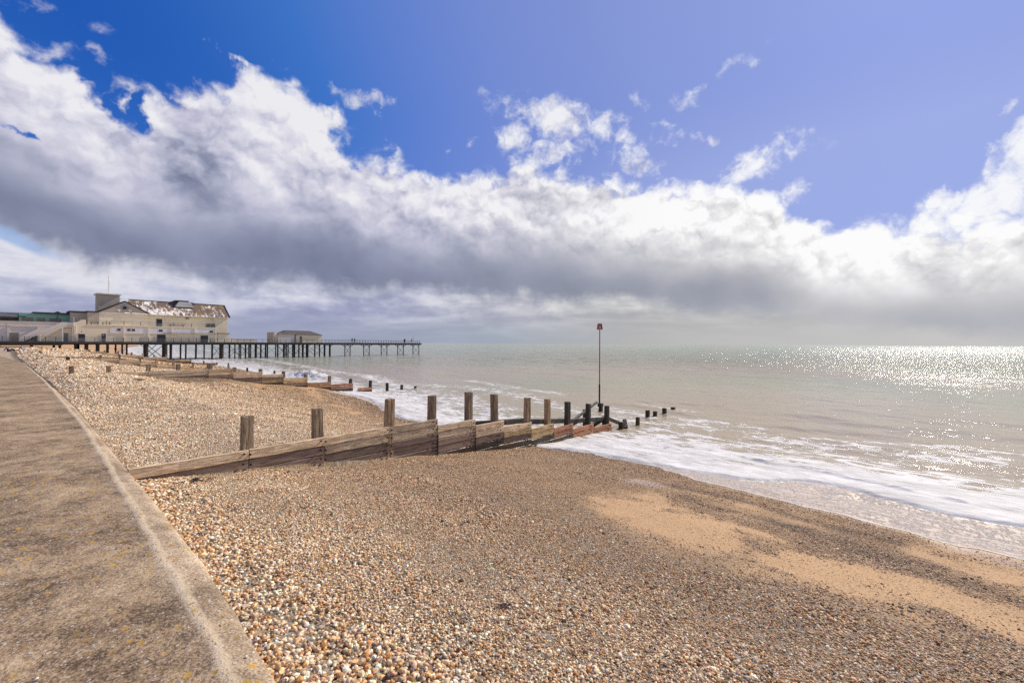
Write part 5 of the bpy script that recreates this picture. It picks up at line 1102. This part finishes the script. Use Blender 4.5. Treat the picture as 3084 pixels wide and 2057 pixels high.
# ------------------------------------------------------------------ people
def skin_body(name, verts, edges, rads, mat, par, rootv=0):
    me = bpy.data.meshes.new(name); me.from_pydata(verts, edges, [])
    o = bpy.data.objects.new(name, me); col.objects.link(o); o.parent = par; me.materials.append(mat)
    md = o.modifiers.new('Skin', 'SKIN'); md.use_smooth_shade = True
    sv = me.skin_vertices[0].data
    for i, r_ in enumerate(rads): sv[i].radius = (r_ if isinstance(r_, tuple) else (r_, r_)); sv[i].use_root = (i == rootv)
    sub_ = o.modifiers.new('Sub', 'SUBSURF'); sub_.levels = sub_.render_levels = 2
    return o
def person(label, v, u, z, rz, pose, top='cloth_black', legs='cloth_black', group=None, s=1.0):
    p_ = root('person', label, 'person', v, u, z, group, rz); p_.scale = (s, s, s)
    if pose == 'sit':      # sitting on the stones, knees drawn up, leaning back on the hands
        pel = (0, 0, .12); ch = (-.16, 0, .42); nk = (-.17, 0, .60); hd = (-.15, 0, .74)
        kn = [(.38, .14, .42), (.42, -.13, .36)]; an = [(.62, .15, .07), (.74, -.14, .07)]; tor = [(.80, .16, .05), (.92, -.15, .05)]
        eb = [(-.34, .26, .30), (-.10, -.30, .30)]; hn = [(-.44, .28, .04), (.16, -.22, .34)]
    else:
        k = 1 if pose == 'walk' else .25
        pel = (0, 0, .93); ch = (.04, 0, 1.28); nk = (.05, 0, 1.46); hd = (.09, 0, 1.61)
        kn = [(.20 * k, .10, .50), (-.02, -.10, .49)]; an = [(.24 * k, .10, .09), (-.36 * k, -.10, .13)]; tor = [(.38 * k + .06, .10, .04), (-.20 * k + .06, -.10, .04)]
        eb = [(-.12 * k, .25, 1.12), (.10 * k, -.25, 1.12)]; hn = [(.02, .24, .88), (.30 * k, -.22, .95)]
    body = [pel, ch, nk]
    V = [pel, ch, nk, hd]; Ed = [(0, 1), (1, 2), (2, 3)]; Rr = [(.14, .11), (.16, .11), .06, (.09, .10)]
    for i in (0, 1):
        s_ = 1 if i == 0 else -1; hip = (pel[0], pel[1] + .09 * s_, pel[2] - .03); sh_ = (ch[0], ch[1] + .18 * s_, ch[2] + .12)
        b = len(V); V += [hip, kn[i], an[i], tor[i], sh_, eb[i], hn[i]]; Rr += [.095, .062, .042, .036, .06, .045, .034]
        Ed += [(0, b), (b, b + 1), (b + 1, b + 2), (b + 2, b + 3), (1, b + 4), (b + 4, b + 5), (b + 5, b + 6)]
    skin_body('body', V, Ed, Rr, MAT['skin'], p_)
    # clothes follow the body a little outside it
    V = [pel, ch, (nk[0], nk[1], nk[2] - .06)]; Ed = [(0, 1), (1, 2)]; Rr = [(.16, .13), (.18, .13), .085]
    for i in (0, 1):
        s_ = 1 if i == 0 else -1; sh_ = (ch[0], ch[1] + .18 * s_, ch[2] + .12); w_ = tuple(eb[i][q] * .35 + hn[i][q] * .65 for q in range(3))
        b = len(V); V += [sh_, eb[i], w_]; Rr += [.075, .06, .052]; Ed += [(1, b), (b, b + 1), (b + 1, b + 2)]
    skin_body('jacket', V, Ed, Rr, MAT[top], p_)
    V = [pel]; Ed = []; Rr = [(.155, .13)]
    for i in (0, 1):
        s_ = 1 if i == 0 else -1; hip = (pel[0], pel[1] + .09 * s_, pel[2] - .03); b = len(V)
        V += [hip, kn[i], an[i]]; Rr += [.11, .076, .058]; Ed += [(0, b), (b, b + 1), (b + 1, b + 2)]
    skin_body('trousers', V, Ed, Rr, MAT[legs], p_)
    skin_body('hair', [(hd[0] - .03, hd[1], hd[2] + .05), (hd[0] - .05, hd[1], hd[2] - .01)], [(0, 1)], [(.095, .10), .085], MAT['hair'], p_)
    MB().tube((hd[0] + .10, hd[1], hd[2]), (hd[0] + .125, hd[1], hd[2] - .02), .016, .012, 6).build('nose', MAT['skin'], p_)
PEO = (1.35, 2.75)
def zg(v, u): return float(zb(v, u))
person('person sitting on the shingle in dark blue with arms propped behind', PEO[0], 97.0, zg(PEO[0], 97) , .2, 'sit', 'cloth_blue', 'cloth_black', 'couple sitting on the shingle')
person('person in a pale jacket sitting on the shingle beside the one in blue', PEO[1], 97.3, zg(PEO[1], 97.3), .1, 'sit', 'cloth_grey', 'cloth_white', 'couple sitting on the shingle')
person('walker in black in front of a companion on the outer pier deck', 72.5, 124.2, DZ, 2.9, 'walk', s=.93); person('walker in black following a companion along the outer pier deck', 71.5, 124.0, DZ, 3.2, 'walk', s=.93)
person('dark figure leaning at the rail near the pier end, left of a pair', 90.4, 122.9, DZ, 1.5, 'stand', s=.93); person('dark figure close beside another near the pier end', 90.9, 123.3, DZ, 1.2, 'stand', s=.97)
person('solitary dark figure at the very end of the pier by the thin mast', 93.9, 123.4, DZ, -.4, 'stand')
person('person in blue and white sitting by the piles below the pier', 15.2, 112, zg(15.2, 112), 0, 'sit', 'cloth_blue', 'cloth_white')
for (v, u, lb, ps, t_) in [(20.8, 168, 'tiny figure in dark clothes standing on the sand beyond the pier piles', 'stand', 'cloth_black'), (23.5, 176, 'tiny figure in red walking near the waterline beyond the pier', 'walk', 'cloth_red'), (24.5, 172, 'tiny figure in a pale top standing by the water beyond the pier', 'stand', 'cloth_white'), (16.5, 150, 'tiny figure in white sitting on the sand beyond the pier', 'sit', 'cloth_white')]:
    person(lb, v, u, zg(v, u), 1.0, ps, t_)

# ------------------------------------------------------------------ seaweed on the shingle
def weed(label, v, u, s, mat, n=26, long_=1.0):
    r_ = random.Random(int(v * 100 + u)); z = zg(v, u) + .022
    m_ = MB((v, u, z))
    for i in range(n):
        a = r_.uniform(0, 6.28); d = abs(r_.gauss(0, .45)) * s; x, y = v + math.cos(a) * d * long_, u + math.sin(a) * d; zz = zg(x, y) + .026 + r_.uniform(0, .09) * s * max(0, 1 - d / s)
        L = r_.uniform(.25, .6) * s; b = r_.uniform(0, 6.28); w_ = r_.uniform(.03, .09) * s
        p = [(x, y, zz)]
        for k in range(3): b += r_.uniform(-.8, .8); p.append((p[-1][0] + math.cos(b) * L / 3, p[-1][1] + math.sin(b) * L / 3, zz + r_.uniform(-.01, .05) * s))
        for k in range(3): m_.beam(p[k], p[k + 1], w_ * (1 - .2 * k), w_ * .35)
    o = m_.build('seaweed', MAT[mat]); 
    o.location = wl(v, u, z); o.rotation_euler = (0, 0, ROT); o['label'] = label; o['category'] = 'seaweed'; o['group'] = 'clumps of seaweed washed up on the shingle'
weed('black matted seaweed clump on the shingle below the near boards of the groyne', 2.25, 8.9, .20, 'seaweed', 40, 1.2)
weed('trailing wisps of black seaweed beside the wall end of the groyne', 1.95, 8.75, .12, 'seaweed', 14, 2.0)
weed('scattered black seaweed strands on the light shingle between the two groynes', 4.6, 27.6, .42, 'seaweed', 30, 1.8)
weed('thin dark strand of weed near the buried end of the second groyne', 3.0, 29.3, .3, 'seaweed', 8, 2.2)
weed('dark red seaweed tuft in the middle of the foreground stones', 3.10, 2.62, .11, 'seaweed_red', 34)
weed('flattened dark weed left of the red tuft in the foreground', 2.62, 2.80, .09, 'seaweed_red', 18)
weed('brown weed tangle among the light coarse stones', 2.9, 3.55, .09, 'seaweed_red', 18, 1.5)
weed('small black weed lump alone on the sandy lower beach', 5.95, 2.7, .09, 'seaweed', 14)
